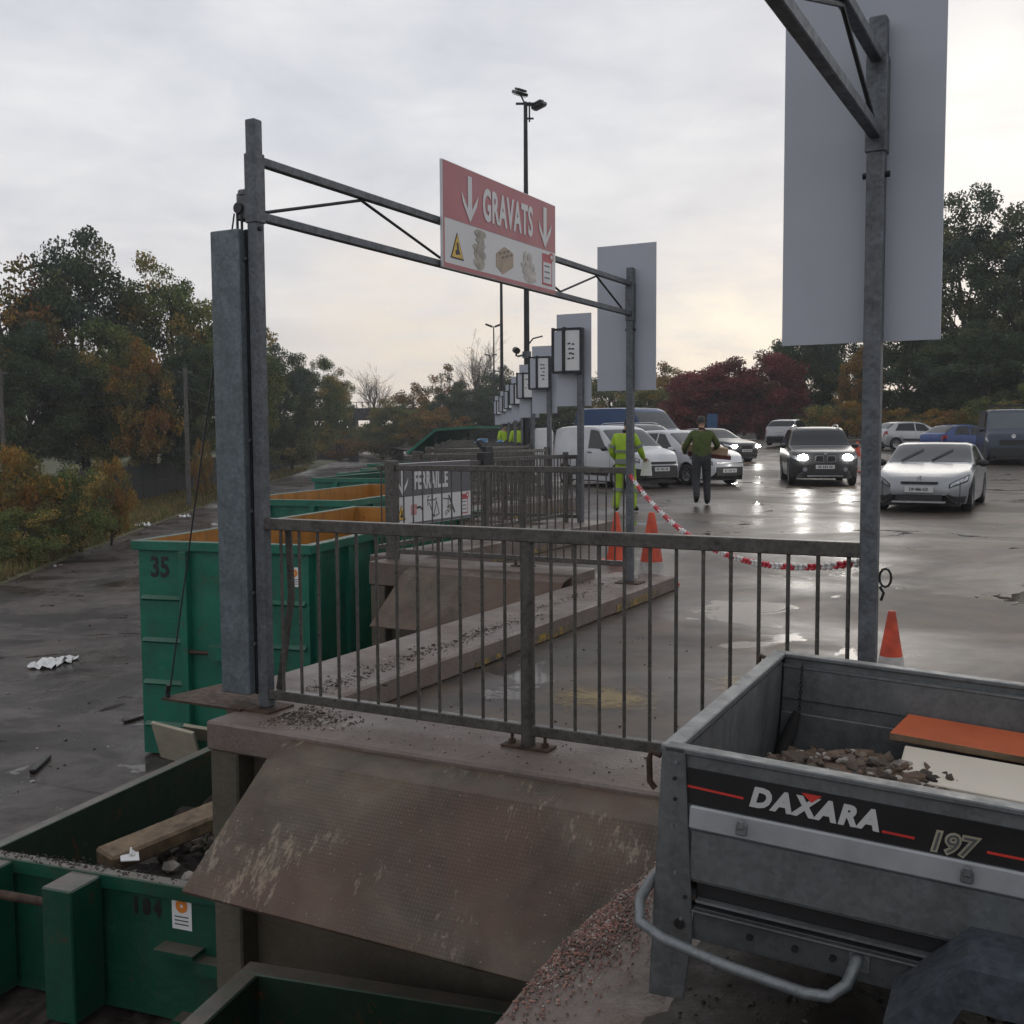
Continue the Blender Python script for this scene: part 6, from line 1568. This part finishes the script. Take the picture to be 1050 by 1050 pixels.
for i, a in enumerate((
 ('bush_gold', 22, 448, 33, 95, -2.1, 'orange leaved bush at the left edge above the lower road'),
 ('bush_green', 80, 478, 34, 80, -2.1, 'green and yellow bush next to the orange bush'),
 ('bush_gold', 112, 462, 36, 48, -2.1, 'thin orange brown bush at the end of the dark fence'),
 ('bush_green', 24, 520, 31, 80, -2.1, 'low green bush below the orange bush'),
 ('bush_green', 150, 452, 72, 60, -1.9, 'small green bush behind the dark fence near the wooden pole'),
 ('bush_gold', 208, 445, 58, 22, -1.9, 'yellowish sapling right of the wooden pole'),
 ('bush_green', 300, 432, 100, 60, -1.6, 'scrub behind the far part of the dark fence'),
 ('bush_gold', 350, 436, 125, 60, -1.6, 'brownish scrub at the far end of the dark fence'),
 ('bush_green', 392, 432, 135, 60, -1.6, 'dark scrub below the far bridge'),
 ('bush_gold', 866, 408, 66, 56, 1.0, 'golden bush left of the right post'),
 ('bush_gold', 915, 416, 66, 60, 1.0, 'golden bush above the silver grey hatchback'),
 ('bush_gold', 968, 417, 64, 70, 1.0, 'golden bush above the blue hatchback'),
 ('bush_green', 840, 415, 68, 60, 1.0, 'green bush above the black off-road car'),
 ('bush_green', 1015, 408, 60, 60, 1.0, 'green bush left of the dark blue van'),
 ('bush_gold', 710, 425, 85, 60, .9, 'brown bush below the wine red trees'),
)): at(a[0], 'bush', a[1], a[2], a[3], a[4], a[5], a[6], 'bush', 60 + i, GB)
# the wood behind reads as one dark mass
rs = np.random.RandomState(77); pts = []
def mass(xa, ya, xb, yb, n, z0, z1, dep):
    s = rs.rand(n); x = xa + (xb - xa) * s; y = ya + (yb - ya) * s
    nx_ = np.array([mnoise.noise(V((q * 14 + xa, 0, 0))) for q in s]); ztop = z1 * (.75 + .45 * nx_)
    d = rs.rand(n) * dep; v = np.array([xa + xb, ya + yb]) / 2; v = v / np.linalg.norm(v)
    pts.append(np.c_[x + v[0] * d, y + v[1] * d, z0 + rs.rand(n) ** .8 * ztop])
mass(-44, 66, -54, 150, 16000, -1.2, 7, 10); mass(-44, 150, -6, 165, 9000, -1, 5, 10); mass(-8, 142, 36, 92, 14000, .2, 6, 8); mass(36, 90, 75, 70, 16000, 1, 8, 8); mass(-62, 45, -38, 66, 7000, -1.2, 6, 8)
P = np.concatenate(pts); me = mesh_np('far_wood', leaf_quads(P, .55, rs), 4, rs.choice(4, len(P), p=[.4, .35, .15, .1]), LM['dark'])
o = bpy.data.objects.new('far_wood', me); COL.objects.link(o); tag(o, 'dark undergrowth and wood behind the trees round the site', 'wood', kind='stuff')
# ------------------------------------------------------------------ dark fence along the verge, poles and wires, far bridge
t = thing('boundary_fence', 'long dark metal fence along the green verge of the lower road', 'fence', (-19.4, 50, YARD + .25))
fa, fb = V((-19.3, 46, YARD + .28)), V((-25.6, 141, YARD + .30)); off = V(t.location); dd = (fb - fa).normalized(); LL = (fb - fa).length
M['fence'] = m_simple('dark_fence_metal', (.010, .012, .011), .7)
nP = 38
for i in range(nP + 1):
    p = fa.lerp(fb, i / nP) - off; MB().bx((p.x - .04, p.y - .04, p.z), (p.x + .04, p.y + .04, p.z + 2.05)).build('post', M['fence'], t)
b = MB()
for i in range(int(LL / .11)):
    p = fa + dd * (i * .11) - off; b.box(p + V((0, 0, .98)), (.025, .06, 1.85))
for z in (.1, .95, 1.85): b.beam(fa - off + V((0, 0, z)), fb - off + V((0, 0, z)), .03, .05)
b.build('bars', M['fence'], t)
M['pole_wood'] = m_simple('wooden_pole', (.085, .078, .07), .8, 0, .3, 4)
tops = []
for px, lb in ((5, 'wooden utility pole at the left edge of the picture'), (193, 'wooden utility pole just left of the tall metal housing')):
    X = (px - 525) / FPX * 54; zt = CAMH + (446 - 378) / FPX * 54
    t = thing('utility_pole', lb, 'utility pole', (X, 54, -1.95), 0, 'wooden utility poles on the left bank')
    b = MB(); b.cyl((0, 0, 0), (0, 0, zt + 1.95), .12, .09, 10); b.build('pole', M['pole_wood'], t, smooth=40)
    b = MB(); b.beam((-.35, 0, zt + 1.75), (.35, 0, zt + 1.75), .06, .08); b.build('cross_arm', M['pole_wood'], t)
    tops.append(V((X, 54, zt)))
t = thing('overhead_wires', 'thin overhead wires running between the wooden poles past the dark trees', 'wires', tops[0])
third = V((-27, 150, 7.5)); zero = V((-48, 50, 5.2))
for dz in (-.15, -.9, -1.5):
    b = MB()
    for p, q, sag in ((zero, tops[0], .5), (tops[0], tops[1], .3), (tops[1], third, 1.6)):
        pts = []
        for i in range(13):
            s = i / 12; v = p.lerp(q, s); v.z += dz - sag * 4 * s * (1 - s); pts.append(v - tops[0])
        b.tube(pts, .014, 4, caps=False)
    b.build('wire', M['dark_metal'], t)
t = thing('railway_bridge', 'dark low bridge with a railing far behind the end of the lower road', 'bridge', (-22, 188, YARD))
b = MB(); b.bx((-16, 0, 6.2), (9, 5, 8.3)); b.build('deck', M['fence'], t)
for x in (-14, -6, 2, 8): MB().bx((x - .7, 1, 0), (x + .7, 4, 6.2)).build('pier', M['concrete_wall'], t)
b = MB()
for x in range(-16, 10): b.bx((x - .05, 0, 8.3), (x + .05, .1, 9.3))
b.bx((-16, 0, 9.25), (9, .1, 9.35)); b.build('parapet', M['fence'], t)
# blue notice beyond the man in the green sweater
t = thing('blue_notice', 'small blue notice board on a post beyond the man in the green sweater', 'notice board', ((730 - 525) / FPX * 62, 62, rise(11, 62)))
MB().bx((-.04, -.04, 0), (.04, .04, 1.6)).build('post', M['galv'], t); MB().bx((-.3, -.05, .95), (.3, -.041, 1.75)).build('panel', m_simple('blue_panel', (.02, .07, .16), .4), t)

# damp air: one even volume round the whole place
t_ = NT('damp_air'); t_.n.remove(t_.bsdf)
vp = t_.node('ShaderNodeVolumePrincipled', {'Color': (.86, .87, .90, 1), 'Density': .0008, 'Anisotropy': .2})
t_.t.links.new(vp.outputs[0], t_.out.inputs['Volume'])
tag(MB().bx((-440, -440, YARD - 1), (440, 440, 26)).build('haze', t_.mat), kind='stuff')
